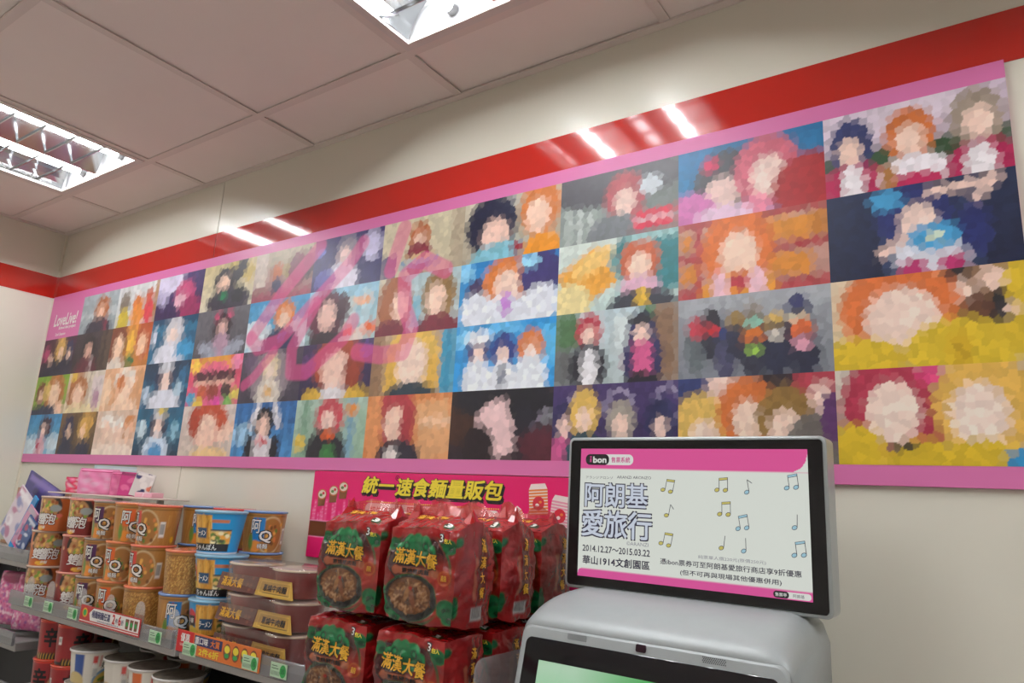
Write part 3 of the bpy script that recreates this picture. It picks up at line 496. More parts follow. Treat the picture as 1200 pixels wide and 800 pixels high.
def make_tub(kind, panel, rim, dense=0):
    cv = Canvas(150, 36, '#a8753a', 3.2, 1.05); noodles(cv); h = HC
    if dense: cv.speck(np.ones(cv.x.shape), '#e0b868', .3, .6); cv.speck(np.ones(cv.x.shape), '#6a4418', .25, .6)
    cv.rect(0, 0, 1, .10, '#a8763a'); cv.rect(0, .10, 1, .12, '#7c5424')
    ik = Ink(); f = cyl_fn(RC-.007, RC, h)
    if panel:
        cv.ell(ang(.42), .58, .105, .46, '#c9b48c'); cv.ell(ang(.42), .58, .096, .42, '#9c6a34')
        for k in range(26): cv.ell(ang(.42+rng.normal(0, .26)), .62+rng.normal(0, .14), .012, .05, ('#d8a04c', '#6c4420', '#5c7a34', '#c87840')[k % 4])
        cv.rect(ang(-.52), .16, ang(.08), .60 if panel != '#1f78b8' else .72, panel); cv.rect(ang(-.36), .19, ang(-.26), .25, '#d02c2c')
        cv.ell(ang(-.35), .85, .05, .14, '#e08a34'); cv.ell(ang(-.6), .75, .02, .2, '#6a8a3c')
        barcode(cv, 1.25, .42, .80); cv.rect(ang(2.2), .48, ang(2.36), .9, '#b82c24'); cv.ell(ang(1.9), .86, .02, .08, '#e0b020')
        for mi, b, l in ((1, .05, 0), (0, .012, .0004)):
            ik.text('阿', f, -.019, .066, .024, .034, mi, b, l); ik.text('Q', f, .008, .040, .031, .030, mi, b*1.3, l); ik.text('桶麵', f, .002, .016, .026, .012, mi, b*.9, l)
    me = painted_cup(cv, RC-.007, RC, h)
    letters = ik.data('lettering', [INK['white'], INK['black']]) if panel else None
    m_rim = mat('rim_'+kind, rim, .25, coat=.4)
    lid = lathe('lid', [(RC-.001, h-.006), (RC+.0018, h-.005), (RC+.0022, h-.001), (RC+.001, h), (RC-.003, h+.0003), (0, h+.0003)], m_rim, 40)
    bot = lathe('cup_base', [(RC-.0071, 0.001), (RC-.0071, .0006), (RC-.010, .0004), (0, .002)], mat('cup_base', (.45, .38, .28), .6), 32)
    CUPS[kind] = [('cup_body', me), ('lid', lid), ('cup_base', bot)] + ([('lettering', letters)] if panel else [])
def make_spicy(kind, base, dark, rim):
    cv = Canvas(150, 36, base, 3.2, 1.15); h = HC
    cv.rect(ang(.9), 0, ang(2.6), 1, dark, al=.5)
    cv.ell(ang(0), .30, .15, .42, '#2c2420'); cv.ell(ang(0), .36, .125, .36, '#a87c50')
    for k in range(60): cv.ell(ang(rng.normal(0, .36)), .36+rng.normal(0, .14), .014, .05, ('#d8b45c', '#7c9a3c', '#8c4c28', '#c89468')[k % 4])
    cv.ell(ang(.62), .34, .05, .1, '#8c9490'); cv.ell(ang(.85), .55, .03, .06, '#c0604c'); cv.ell(ang(-.2), .92, .05, .06, '#e0b040')
    for k in range(14): cv.rect(ang(1.4+.02*k), .1+.05*k, ang(2.3), .11+.05*k, '#d8a878', al=.3)
    ik = Ink(); f = cyl_fn(RC-.006, RC, h)
    for mi, b, l in ((1, .06, 0), (0, .016, .0004)):
        for c, u, hh in (('雙', -.026, .030), ('響', -.002, .034), ('泡', .024, .032)): ik.text(c, f, u, .036, .027, hh, mi, b, l, .15)
    ik.text('杯麵', f, .0, .011, .018, .009, 0, .01, .0004, .2)
    me = painted_cup(cv, RC-.006, RC, h); m_rim = mat('rim_'+kind, rim, .25, coat=.4)
    lid = lathe('lid', [(RC-.001, h-.006), (RC+.0018, h-.005), (RC+.0022, h-.001), (RC+.001, h), (RC-.003, h+.0003), (0, h+.0003)], m_rim, 40)
    bot = lathe('cup_base', [(RC-.0061, 0.001), (RC-.0061, .0006), (RC-.010, .0004), (0, .002)], mat('cup_base', (.45, .38, .28), .6), 32)
    CUPS[kind] = [('cup_body', me), ('lid', lid), ('cup_base', bot), ('lettering', ik.data('lettering', [INK['white'], INK['maroon']]))]
RG = .0625
def make_ramen():
    cv = Canvas(170, 40, '#1c8cc4', 3.6, 1.15); h = .1035; rb = RG-.015
    cv.rect(0, .93, 1, 1, '#1c8cc4'); cv.rect(ang(-.75), .10, ang(.22), .76, '#c48a30')
    for k in range(60):
        x = rng.uniform(-.75, .2); cv.line([(ang(x), rng.uniform(.08, .3)), (ang(x+rng.normal(0, .04)), rng.uniform(.4, .78))], .012, ('#e8bc5c', '#8c5a1c', '#d8a040')[k % 3], .7)
    cv.rect(ang(.22), .20, ang(.95), .27, '#b8704c'); cv.rect(ang(.2), .46, ang(1.12), .76, '#d0a85c')
    for k in range(34): cv.ell(ang(rng.uniform(.25, 1.05)), rng.uniform(.5, .74), .018, .05, ('#e4c478', '#5c7a34', '#f0dcb0', '#d89a3c', '#3c4a2c')[k % 5])
    cv.rect(ang(-1.5), .75, ang(1.1), .93, '#1e1c1e'); cv.rect(ang(.2), .43, ang(1.12), .46, '#2c2824')
    cv.rect(ang(-.55), .40, ang(.02), .64, '#244a6c'); cv.ell(ang(-1.05), .40, .05, .20, '#c82c34'); cv.rect(ang(-1.3), .34, ang(-.8), .58, '#2a2428'); cv.ell(ang(-1.05), .68, .06, .1, '#c8a83c')
    cv.rect(0, .97, 1, 1, '#d8d4cc'); cv.rect(0, 0, 1, .03, '#d8dce0'); barcode(cv, 2.2, .4, .8)
    f = cyl_fn(rb, RG, h); ik = Ink()
    inks = []
    for q in (('ラーメン', f, -.016, .050, .030, .013, 0, .03, .0003), ('ちゃんぽん', f, -.004, .0165, .062, .014, 0, .015, .0003), ('中華', f, -.060, .056, .022, .012, 0, .02, .0003)):
        ik = Ink(); ik.text(*q); inks.append(('lettering', ik.data('lettering', [INK['white']])))
    m_rim = mat('rim_ramen', (.62, .66, .68), .25, coat=.4)
    lid = lathe('lid', [(RG-.001, h-.006), (RG+.002, h-.005), (RG+.0024, h-.001), (RG+.001, h), (RG-.003, h+.0003), (0, h+.0003)], mat('ramen_lid', (.20, .42, .58), .3, coat=.4), 44)
    bot = lathe('cup_base', [(rb-.0001, .001), (rb-.0001, .0006), (rb-.004, .0004), (0, .002)], mat('cup_base', (.45, .38, .28), .6), 32)
    CUPS['ramen'] = [('cup_body', painted_cup(cv, rb, RG, h)), ('lid', lid), ('cup_base', bot)] + inks
make_tub('purple', '#4c2350', (.30, .24, .20)); make_tub('orange', '#d8622a', (.75, .24, .10)); make_tub('red', '#cf3f34', (.74, .17, .10)); make_tub('blue', '#1f78b8', (.14, .25, .50)); make_tub('plain', None, (.74, .20, .10), 1); make_tub('redlid', '#cf3f34', (.60, .05, .05))
make_spicy('spice_orange', '#b8602a', '#7c3c1c', (.55, .42, .34)); make_spicy('spice_red', '#7c2422', '#4c1214', (.66, .26, .20)); make_ramen()
def cup(kind, x, y, z, off, label, group, name='noodle_cup'):
    a = math.atan2(CAM.x-x, -(CAM.y-y)); rz = a + math.asin(max(-.98, min(.98, off)))
    t = thing(name, label, 'noodle cup', (x, y, z), rz, group)
    for n, me in CUPS[kind]: link(n, me, t)
    return t
LAY = ('bottom', 'middle', 'top'); Y0 = -.235; DZ = .1052
STACKS = [  # x of the three layers, (kind, label offset) from bottom to top, description
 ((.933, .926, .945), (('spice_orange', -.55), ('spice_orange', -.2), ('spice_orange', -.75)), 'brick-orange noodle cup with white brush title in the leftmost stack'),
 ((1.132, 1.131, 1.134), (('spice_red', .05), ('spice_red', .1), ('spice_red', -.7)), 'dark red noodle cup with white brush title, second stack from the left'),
 ((1.250, 1.263, 1.281), (('purple', -.45), ('purple', -.45), ('purple', -.55)), 'golden noodle cup with a purple panel in the stack beside the dark red cups'),
 ((1.372, 1.386, 1.402), (('orange', -.4), ('orange', -.6), ('orange', -.1)), 'golden noodle cup with an orange panel in the stack between purple and red panels'),
 ((1.518, 1.518, 1.522), (('plain', .0), ('red', -.75), ('red', -.85)), 'golden noodle cup in the stack right of the orange panels')]
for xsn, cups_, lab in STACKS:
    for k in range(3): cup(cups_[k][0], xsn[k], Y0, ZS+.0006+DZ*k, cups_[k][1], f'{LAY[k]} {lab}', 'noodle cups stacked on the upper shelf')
cup('blue', 1.686, Y0, ZS+.0006, -.05, 'golden noodle cup with a blue panel standing on the shelf beside the ramen cups', 'noodle cups stacked on the upper shelf')
cup('plain', 1.688, Y0, ZS+.0006+DZ, .9, 'golden noodle cup without panel resting on the blue-panelled cup', 'noodle cups stacked on the upper shelf')
for k, (x, o) in enumerate(((1.812, -.05), (1.8115, -.45), (1.786, -.55))):
    cup('ramen', x, -.222, ZS+.0006+.1043*k, o, f'{LAY[k]} bright blue flared ramen cup in the stack left of the red bowls', 'blue ramen cups on the upper shelf', 'ramen_cup')
for x, kind, o, d in ((1.503, 'blue', .1, 'left'), (1.650, 'redlid', -.9, 'middle'), (1.79, 'blue', -.05, 'right')):
    for k in range(3): cup(kind, x, -.091, ZS+.0006+DZ*k, o, f'{LAY[k]} noodle cup of the {d} back-row stack against the wall behind the blue ramen cups', 'noodle cups in the back row')

# ------------------------------------------------------------------ red noodle bowls, shrink-wrapped in pairs
m_bowl = mat('bowl_red_plastic', (.26, .022, .02), .28, coat=.5, vary=(30, .12))
m_bowlid = mat('bowl_lid_print', (.52, .43, .36), .3, coat=.5, vary=(26, .35))
m_rimgold = mat('bowl_rim', (.66, .56, .42), .25, coat=.4)
m_film = clear('shrink_film', (.97, .95, .94), .09, .09, (.72, .55, .50))
m_sleeve = mat('sleeve_print', (.5, .5, .5), .35, attr=True, coat=.4)
RB = .0618
bowl_me = lathe('bowl', [(0, .001), (.040, .0005), (.043, .004), (.047, .018), (.0545, .042), (RB-.004, .058), (RB-.003, .0595)], m_bowl, 44)
blid_me = lathe('bowl_lid', [(RB-.002, .0585), (RB+.002, .0595), (RB+.0022, .0625), (RB-.001, .0635)], m_rimgold, 44)
btop_me = lathe('lid_print', [(RB-.001, .0636), (RB-.02, .0642), (0, .0642)], m_bowlid, 44)
def sleeve(gold):
    cv = Canvas(60, 22, '#a8842c' if gold else '#4c2420', 3, 1.2)
    if gold:
        cv.rect(.08, .12, .92, .88, '#c09a3c'); cv.rect(.10, .18, .90, .84, '#a07c2c'); cv.rect(.16, .30, .86, .74, '#b08434'); cv.rect(.2, .80, .88, .85, '#4c3814')
    else:
        for k in range(16): cv.ell(rng.random(), rng.random(), .03, .1, '#6c3c2c')
    x0, x1 = (.004, .138) if gold else (-.140, .002)
    u, v = np.meshgrid(np.linspace(0, 1, cv.nx), np.linspace(0, 1, cv.ny)); x = x0+(x1-x0)*u; x = x - (gold and 1)*v*.022*u**6
    yy = -.0625-.003*np.sin(PI*u)+.010*v
    me = mesh('sleeve', np.stack([x, yy, .003+v*.036], -1).reshape(-1, 3), grid_faces(cv.nx, cv.ny), m_sleeve, cols=cv.cols(), smooth=True)
    f = lambda a, b, l: (a, -.0625-.003*math.sin(PI*(a-x0)/(x1-x0))+.010*(b-.003)/.036-.0006-l, b)
    ik = Ink()
    if gold: ik.text('蔥燒牛肉麵', f, .070, .021, .080, .014, 0, .02)
    else: ik.text('滿漢大餐', f, -.085, .021, .080, .020, 1, .02)
    return me, ik.data('lettering', [INK['black'], INK['gold']])
SG, SB = sleeve(True), sleeve(False)
def film():
    pr = [(-.152, -.079), (-.152, .076), (.148, .076), (.148, -.079)]; n = 40; ring = []
    for i in range(n):                             # stadium outline round both bowls
        a = 2*PI*i/n; cx = .08 if math.cos(a) > 0 else -.08; ring.append((cx+.0662*math.cos(a), .067*math.sin(a)))
    rows = [(.001, .86), (.02, .93), (.045, .99), (.0655, 1.0), (.0665, .98)]; vs, fs = [], []
    for z, s in rows:
        for x, y in ring: vs.append((x*s+.001*math.sin(40*x+z*300), y*s, z+.0012*math.sin(70*x)*(z < .06)))
    for k in range(len(rows)-1):
        for i in range(n): j = (i+1) % n; fs.append((k*n+i, k*n+j, (k+1)*n+j, (k+1)*n+i))
    fs.append(tuple(range((len(rows)-1)*n, len(rows)*n)))
    return mesh('shrink_film', vs, fs, m_film, smooth=True)
FILM = film()
for k, (x, yy, rz) in enumerate(((2.024, -.212, .0), (2.030, -.212, .0), (2.022, -.212, .0))):
    t = thing('noodle_bowl_pair', f'{LAY[k]} shrink-wrapped pair of dark red noodle bowls with gold sleeve on the shelf', 'noodle bowls', (x, yy, ZS+.0006+.0682*k), rz, 'wrapped bowl pairs')
    for s in (-1, 1):
        b = link('bowl', bowl_me, t, (s*.08, 0, 0)); l = link('bowl_lid', blid_me, b); link('lid_print', btop_me, b)
    for me, lt in (SG, SB): s_ = link('sleeve', me, t); link('lettering', lt, s_)
    link('shrink_film', FILM, t)

# ------------------------------------------------------------------ red three-pack noodle bags
m_bag = mat('bag_print', (.5, .5, .5), .26, spec=.5, attr=True, coat=.5, bump=(42, .7))
m_fin = clear('bag_fin_film', (.95, .55, .55), .42, .15, (.62, .16, .15))
BW, BD, BH = .0775, .0575, .0815                   # half sizes of a bag
def crumple(v):
    q = Vector(v)*22; return noise.noise(q)*.0052 + noise.noise(q*2.3)*.0034 + abs(noise.noise(q*4))*.0022
def bag_pos(a, b, c, seed, gable=1.0):
    """(-1..1)^3 on the cube surface -> pillow bag surface"""
    x, y, z = a, b, c; s = .22                      # round the cube a little
    x2 = x*math.sqrt(1-s*(y*y/2+z*z/2)+s*s*y*y*z*z/3); y2 = y*math.sqrt(1-s*(x*x/2+z*z/2)+s*s*x*x*z*z/3); z2 = z*math.sqrt(1-s*(x*x/2+y*y/2)+s*s*x*x*y*y/3)
    p = Vector((x2*BW*1.03, y2*BD*1.06, z2*BH))
    n = Vector((a**7, b**7, c**7)); n.normalize() if n.length else None
    d = crumple((p.x+seed*3.1, p.y, p.z+seed*1.7))
    p += n*d
    p.x += .003*(1-b*b)*(1-c*c)*a
    if c > .2: p.z += .016*gable*((c-.2)/.8)**2*(1-abs(b))  # gable towards the top seal
    if c < -.8: p.z = max(p.z, -BH*.985)
    return p
def bag_canvas_front():
    cv = Canvas(76, 84, '#a41a1c', .95, 0.58)
    cv.rect(0, 0, 1, .12, '#b81c1e'); cv.ell(.46, .50, .50, .52, '#0f6b3c'); cv.ell(.45, .50, .475, .495, '#8c1a1c'); cv.ell(.44, .34, .42, .3, '#47151a')
    cv.rect(0, .0, 1, .10, '#b81c1e', soft=.05)
    cv.ell(.72, .62, .28, .30, '#b02a1c', soft=.6)
    for x, y, r in ((.06, .18, .09), (.92, .17, .1), (.05, .86, .13), (.14, .95, .1), (.9, .82, .13), (.95, .92, .1), (.0, .70, .06)): cv.ell(x, y, r, r*.8, '#0f7a42'); cv.ell(x+.02, y+.02, r*.5, r*.35, '#0a5530')
    for x, y, r in ((.20, .25, .09), (.32, .17, .10), (.44, .15, .09), (.56, .18, .10), (.66, .25, .08)): cv.ell(x, y, r, r, '#1f9a58')
    cv.ell(.43, .27, .29, .12, '#128048'); cv.rect(.16, .24, .70, .36, '#0f6b3c')
    for x in (.27, .57): cv.ell(x, .20, .05, .05, '#0c5a34'); cv.ell(x, .20, .025, .025, '#2aa866')
    cv.rect(.15, .425, .73, .50, '#c8714e'); cv.ell(.15, .462, .05, .05, '#c8714e'); cv.ell(.73, .462, .05, .05, '#c8714e')
    cv.ell(.86, .50, .09, .075, '#d8702a'); cv.ell(.86, .50, .08, .065, '#b83a1c')
    cv.ell(.40, .735, .385, .245, '#0f6b3c'); cv.ell(.40, .735, .37, .232, '#141214'); cv.ell(.38, .715, .315, .185, '#7c4c2a')
    m = ((cv.x-.38)/.31)**2+((cv.y-.715)/.18)**2 < 1
    for k in range(170):
        a, r = rng.random()*2*PI, math.sqrt(rng.random()); x, y = .38+.30*r*math.cos(a), .715+.17*r*math.sin(a); t = rng.random()*PI
        cv.line([(x, y), (x+.04*math.cos(t), y+.04*math.sin(t))], .008, ('#c08a58', '#5c3018', '#d8a878', '#9a6236')[k % 4], .8)
    cv.ell(.38, .72, .11, .10, '#3a1c12', al=.8); cv.ell(.34, .69, .04, .10, '#b07848', rot=.4); cv.ell(.42, .74, .04, .09, '#8c5030', rot=-.4); cv.ell(.385, .64, .025, .02, '#c02c20')
    return cv
def bag_canvas_side():
    cv = Canvas(50, 84, '#a2191b', .7, 0.58)
    for k in range(40): cv.ell(rng.random(), rng.random(), .10, .05, ('#b82022', '#8c1416')[k % 2], soft=1, al=.5)
    cv.rect(.50, .10, .80, .74, '#7c1c1c'); cv.rect(.40, .32, .48, .72, '#b8654a'); cv.ell(.44, .32, .045, .03, '#b8654a')
    cv.rect(.38, .80, .72, .93, '#c8c6c4')
    for k in range(6): cv.rect(.42+.045*k, .81, .44+.045*k, .90, '#3a3636')
    cv.ell(.03, .80, .10, .12, '#0f6b3c'); cv.ell(.03, .12, .1, .05, '#0f6b3c')
    return cv
def bag_canvas_top():
    cv = Canvas(76, 50, '#b51a1c', 1.5, 0.58)
    for k in range(40): cv.ell(rng.random(), rng.random(), .07, .06, ('#c82826', '#9a1416')[k % 2], soft=1, al=.5)
    cv.rect(.25, .62, .70, .72, '#c8502c', al=.6); cv.ell(.8, .86, .07, .08, '#0f6b3c')
    return cv
def bag_mesh(seed):
    V, F, Cc = [], [], []
    fr, sd, tp = bag_canvas_front(), bag_canvas_side(), bag_canvas_top()
    red = lin('#a2191b', .58)
    def face(nx, ny, fn, cols):
        n = len(V)
        for j in range(ny):
            for i in range(nx): V.append(bag_pos(*fn(-1+2*i/(nx-1), -1+2*j/(ny-1)), seed))
        F.extend((grid_faces(nx, ny)+n).tolist()); Cc.extend(cols if cols is not None else [red]*(nx*ny))
    face(fr.nx, fr.ny, lambda u, v: (u, -1, v), fr.cols().tolist())
    face(sd.nx, sd.ny, lambda u, v: (1, u, v), sd.cols().tolist())
    face(tp.nx, tp.ny, lambda u, v: (u, v, 1), tp.cols().tolist())
    face(30, 30, lambda u, v: (-1, -u, v), None); face(30, 30, lambda u, v: (-u, 1, v), None); face(30, 20, lambda u, v: (u, -v, -1), None)
    return mesh('bag_body', V, F, m_bag, cols=Cc, smooth=True)
def bag_letters(seed):
    f = lambda u, v, l: tuple(bag_pos(u/BW, -1, v/BH, seed) + Vector((0, -.0008-l, 0)))
    f.bend = True
    ff = lambda cx, cy: ((cx-.5)*2*BW, (.5-cy)*2*BH)
    ik = Ink()
    for k, c in enumerate('滿漢大餐'):
        u, v = ff(.185+.165*k, .305+.012*k)
        ik.text(c, f, u, v-.0004, .025, .027, 1, .045, 0); ik.text(c, f, u, v, .024, .026, 0, .018, .0004)
    u, v = ff(.44, .462); ik.text('蔥燒豬肉麵', f, u, v, .062, .0085, 1, .02)
    u, v = ff(.86, .50); ik.text('囍', f, u, v, .013, .010, 0, .0)
    u, v = ff(.80, .085); ik.text('3', f, u, v, .009, .014, 1, .06, 0); ik.text('3', f, u, v, .008, .013, 2, .0, .0004); ik.text('包入', f, u+.014, v-.004, .015, .008, 3, .02, .0004)
    a = ik.data('front_lettering', [INK['gold'], INK['black'], INK['white'], INK['yellow']])
    g = lambda u, v, l: tuple(bag_pos(1, u/BD, v/BH, seed) + Vector((.0008+l, 0, 0))); g.bend = True
    ik = Ink()
    for k, c in enumerate('滿漢大餐'): ik.text(c, g, .0175, .052-.026*k, .017, .019, 0, .015)
    b = ik.data('side_lettering', [INK['gold']])
    h = lambda u, v, l: tuple(bag_pos(u/BW, v/BD, 1, seed) + Vector((0, 0, .0008+l))); h.bend = True
    ik = Ink(); ik.text('滿漢大餐', h, -.01, -.018, .07, .012, 0, .015); ik.text('3', h, .045, -.04, .010, .012, 1, .04)
    return a, b, ik.data('top_lettering', [INK['gold'], INK['white']])
def bag_fin(seed):
    vs, fs = [], []; nx, nz = 26, 5
    for j in range(nz):
        for i in range(nx):
            u = -1+2*i/(nx-1); hgt = .030*j/(nz-1)*(.55+.45*abs(u)**1.5+.25*math.sin(5*u+seed*2))
            vs.append((u*BW*(.96-.12*j/(nz-1)), .012*math.sin(3*u+seed)*(j/(nz-1)) + .004*math.sin(17*u+seed), BH+.0125+.004*abs(u)+hgt-.010*abs(u)**6))
    return mesh('seal_fin', vs, [tuple(q) for q in grid_faces(nx, nz)], m_fin, smooth=True)
def bag_ears(seed):
    out = []
    for s in (-1, 1):                                # folded corner ear at either end of the seal
        vs = [(s*BW*.62, -.012, BH+.004), (s*BW*.98, -.030, BH-.012), (s*BW*.98, .026, BH-.012), (s*BW*.80, .004, BH+.034+.006*math.sin(seed*3+s)), (s*BW*.70, .012, BH+.006), (s*BW*.93, 0, BH+.010)]
        out.append(mesh('corner_fold', vs, [(0, 1, 3), (1, 5, 3), (5, 2, 3), (2, 4, 3), (4, 0, 3), (0, 4, 2, 1)], mat('bag_fold', lin('#a8191b', .85), .25, coat=.6)))
    return out
BAGS = []
_bp = bag_pos
for sd in (1, 2, 3, -1, -2, -3):                     # negative: pressed flat under the bag above
    bag_pos = (lambda a, b, c, seed: _bp(a, b, c, seed, 0.0)) if sd < 0 else _bp
    l = bag_letters(sd); BAGS.append([('bag_body', bag_mesh(sd)), ('lettering', l[0]), ('lettering', l[1]), ('lettering', l[2]), ('seal_fin', bag_fin(sd))] + [('corner_fold', e) for e in bag_ears(sd)])
rowname = ('front', 'second', 'rear'); n = 0
for layer, zz in ((0, ZS+.0006+BH*.96), (1, ZS+.0006+BH*.99+.1645)):
    for col, xc in ((0, (2.449, 2.462)), (1, (2.623, 2.632))):
        for row, yc in enumerate((-.358, -.230, -.102)):
            v = BAGS[n % 3 + (3 if layer == 0 else 0)]; n += 1
            t = thing('noodle_bag', f"{('lower', 'upper')[layer]} red three-pack noodle bag, {rowname[row]} row of the {('left', 'right')[col]} column", 'noodle bag',
                      (xc[layer]+(0, .004, .008)[row], yc, zz), (.0, .03, -.02)[(n+row) % 3], 'red noodle bags beside the kiosk')
            for nm, me in v:
                if layer == 0 and nm in ('seal_fin', 'corner_fold'): continue
                link(nm, me, t)
            t.scale = (.965, .95, .965 if layer == 0 else 1)

# ------------------------------------------------------------------ magenta promotion sign on the wall below the banner
m_signp = mat('sign_print', (.5, .5, .5), .4, attr=True)
SX0, SX1, SZ0, SZ1, SY = 1.872, 2.715, 1.215, 1.4425, -.010
sign = thing('promotion_sign', 'magenta promotion sign with yellow headline on the wall behind the red bags', 'sign', ((SX0+SX1)/2, 0, SZ0))
def slink(name, me, p=None): me.transform(Matrix.Translation((-(SX0+SX1)/2, 0, -SZ0))); return link(name, me, p or sign)
slink('board', box('board', (SX0, -.0095, SZ0), (SX1, -.0006, SZ1), mat('sign_edge', '#b80f55', .4)))
cv = Canvas(300, 82, '#d8145f', (SX1-SX0)/(SZ1-SZ0), 1.15); cv.grad('#cc1060', '#dc1468'); 
def sx(x): return (x-SX0)/(SX1-SX0)
def sz(z): return 1-(z-SZ0)/(SZ1-SZ0)
for k in range(60):
    x = rng.random(); zt = rng.uniform(1.315, 1.375); w_ = rng.uniform(.006, .014)
    cv.rect(x, sz(zt), x+w_, sz(1.312), '#e86a9c', al=.45)
    for q in range(4): cv.rect(x+w_*.3, sz(zt-.006-.01*q), x+w_*.7, sz(zt-.009-.01*q), '#f6c0d4', al=.6)
cv.rect(0, sz(1.309), 1, sz(1.268), '#5c3018'); cv.rect(0, sz(1.311), 1, sz(1.3085), '#e890b0'); cv.rect(0, sz(1.269), 1, sz(1.267), '#e890b0')
slink('sign_face', flat_print('sign_face', cv, SX0+.0005, SX1-.0005, SZ0+.0005, SZ1-.0005, SY+.0003, m_signp))
f = plane_fn(0, SY, 0); ik = Ink()
for dx, dz, mi, b, l in ((.005, -.007, 1, .05, 0), (.0025, -.0035, 1, .05, .0003), (0, 0, 1, .05, .0006), (0, 0, 0, .026, .0010)):
    ik.text('統一', f, 2.121+dx, 1.410+dz, .108, .042, mi, b, l, .2); ik.text('速食麵量販包', f, 2.348+dx, 1.4085+dz, .325, .043, mi, b, l, .2)
ik.text('R', f, 2.185, 1.430, .004, .005, 1, .02, .0005)
ring = [(2.185+.006*math.cos(2*PI*i/14), 1.430+.006*math.sin(2*PI*i/14)) for i in range(15)]
for a, b in zip(ring[:-1], ring[1:]): ik.bar(*a, *b, .0012, f, 1, .0005)
slink('headline', ik.data('headline', [INK['yellow'], INK['black']]))
ik = Ink(); ik.poly([(2.293+x, 1.328+z) for x, z in rounded(.425, .074, .014)], f, 0, .0002)
for i in range(66):
    x = 2.085+i*.0064; ik.disc(x, 1.3685, .002, .002, f, 2, .0002, 6)
for i in range(9):
    for x in (2.077, 2.509): ik.disc(x, 1.360-i*.0064, .002, .002, f, 2, .0002, 6)
ik.text('超值優惠', f, 2.140, 1.342, .086, .030, 1, .01, .0004); ik.text('限時特賣中', f, 2.297, 1.346, .142, .032, 1, .012, .0004)
ik.text('活動時間', f, 2.400, 1.353, .050, .012, 3, .0, .0004); ik.text('104/01/01-03/03', f, 2.430, 1.338, .112, .011, 3, .0, .0004)
slink('offer_panel', ik.data('offer_panel', [INK['white'], INK['red'], INK['yellow'], INK['dark']]))
# product pictures printed on the sign
P = [mat('sign_pic_%d' % i, c, .4) for i, c in enumerate(('#c06a3c', '#dcd2c0', '#5c7c3c', '#e0843c', '#c8283c', '#e8a0b4', '#efe6e0', '#7c4a28'))]
ik = Ink()
for x, z in ((1.912, 1.380), (1.956, 1.391), (1.993, 1.402)):
    ik.poly([(x-.016, z), (x-.013, z-.032), (x+.013, z-.030), (x+.016, z)], f, 7, .0002); ik.disc(x, z, .018, .014, f, 0, .0003); ik.disc(x, z, .015, .011, f, 1, .0004); ik.disc(x-.004, z-.002, .006, .004, f, 2, .0005, 10); ik.disc(x+.005, z+.003, .005, .004, f, 4, .0005, 10)
slink('cup_picture', ik.data('cup_picture', P))
for x, z, c, rt in ((2.606, 1.394, 3, .08), (2.662, 1.370, 5, -.12), (2.553, 1.340, 3, .5)):
    ik = Ink(); cs, sn = math.cos(rt), math.sin(rt); R_ = lambda u, v: (x+u*cs-v*sn, z+u*sn+v*cs)
    ik.poly([R_(-.024, .022), R_(-.024, -.032), R_(.024, -.032), R_(.024, .022)], f, c, .0002)
    for q in range(8): ik.poly([R_(-.024, .018-.0065*q), R_(-.024, .0155-.0065*q), R_(.024, .0155-.0065*q), R_(.024, .018-.0065*q)], f, 6, .0003)
    ik.poly([R_(-.024, .022), R_(.024, .022), R_(.018, .034), R_(-.018, .034)], f, 6, .0003); u, v = R_(0, -.008); ik.disc(u, v, .015, .015, f, 4, .0004); ik.disc(u-.003, v-.004, .005, .004, f, 6, .0005, 8); ik.disc(u+.005, v+.003, .004, .003, f, 3, .0005, 8)
    slink('carton_picture', ik.data('carton_picture', P))

# ------------------------------------------------------------------ ticket kiosk
m_silver = mat('kiosk_silver', (.345, .375, .378), .42, metal=.1, vary=(60, .02))
m_edge = mat('kiosk_edge', (.36, .39, .39), .34, metal=.3)
m_bezel = mat('monitor_bezel', (.008, .008, .009), .16, spec=.5)
m_glass = mat('kiosk_glass', (.010, .010, .012), .05, spec=.7)
KX = 3.010
kiosk = thing('ticket_kiosk', 'silver self-service ticket kiosk with a pink and cream ad screen on top', 'kiosk', (KX, -.2, 0))
def klink(name, me, p=None, par0=None):
    me.transform(Matrix.Translation((-KX, .2, 0))); return link(name, me, p or kiosk)
HX0, HX1, HYB, HYF = 2.812, 3.212, -.185, -.360
# cabinet below, hood with rounded shoulders
klink('cabinet', box('cabinet', (HX0+.006, -.352, .002), (HX1-.006, -.10, 1.150), m_silver, .012, 3))
nx, ny = 44, 22; V = []
for j in range(ny+4):
    t = min(1, max(0, (j-2)/(ny-1)));
    for i in range(nx):
        u = i/(nx-1); x = HX0+(HX1-HX0)*u; dx = min(x-HX0, HX1-x); r = .045 if u > .5 else .022
        drop = r - math.sqrt(max(0, r*r-(r-min(dx, r))**2))
        q = t; y = HYB+(HYF-HYB)*math.sin(q*PI/2)**1.0; z = 1.2015+.047*math.cos(q*PI/2) if q < 1 else 1.2015
        z -= drop*(.35+.65*(1-t))
        if j == 0: y, z = HYB+.055, 1.149
        if j == 1: y, z = HYB+.055, z
        if j == ny+2: y, z = HYF+.001, z-.006
        if j == ny+3: y, z = HYF+.008, 1.149
        V.append((x, y, z))
F = grid_faces(nx, ny+4).tolist(); rows = ny+4
L_ = [k*nx for k in range(rows)]; R_ = [k*nx+nx-1 for k in range(rows)]
F += [tuple(L_), tuple(R_[::-1])]
me = mesh('hood', V, F, m_silver, smooth=True); klink('hood', me)
klink('hood_seam', box('hood_seam', (HX0+.004, -.3605, 1.148), (HX1-.004, -.12, 1.1505), mat('kiosk_seam', (.05, .05, .05), .6)))
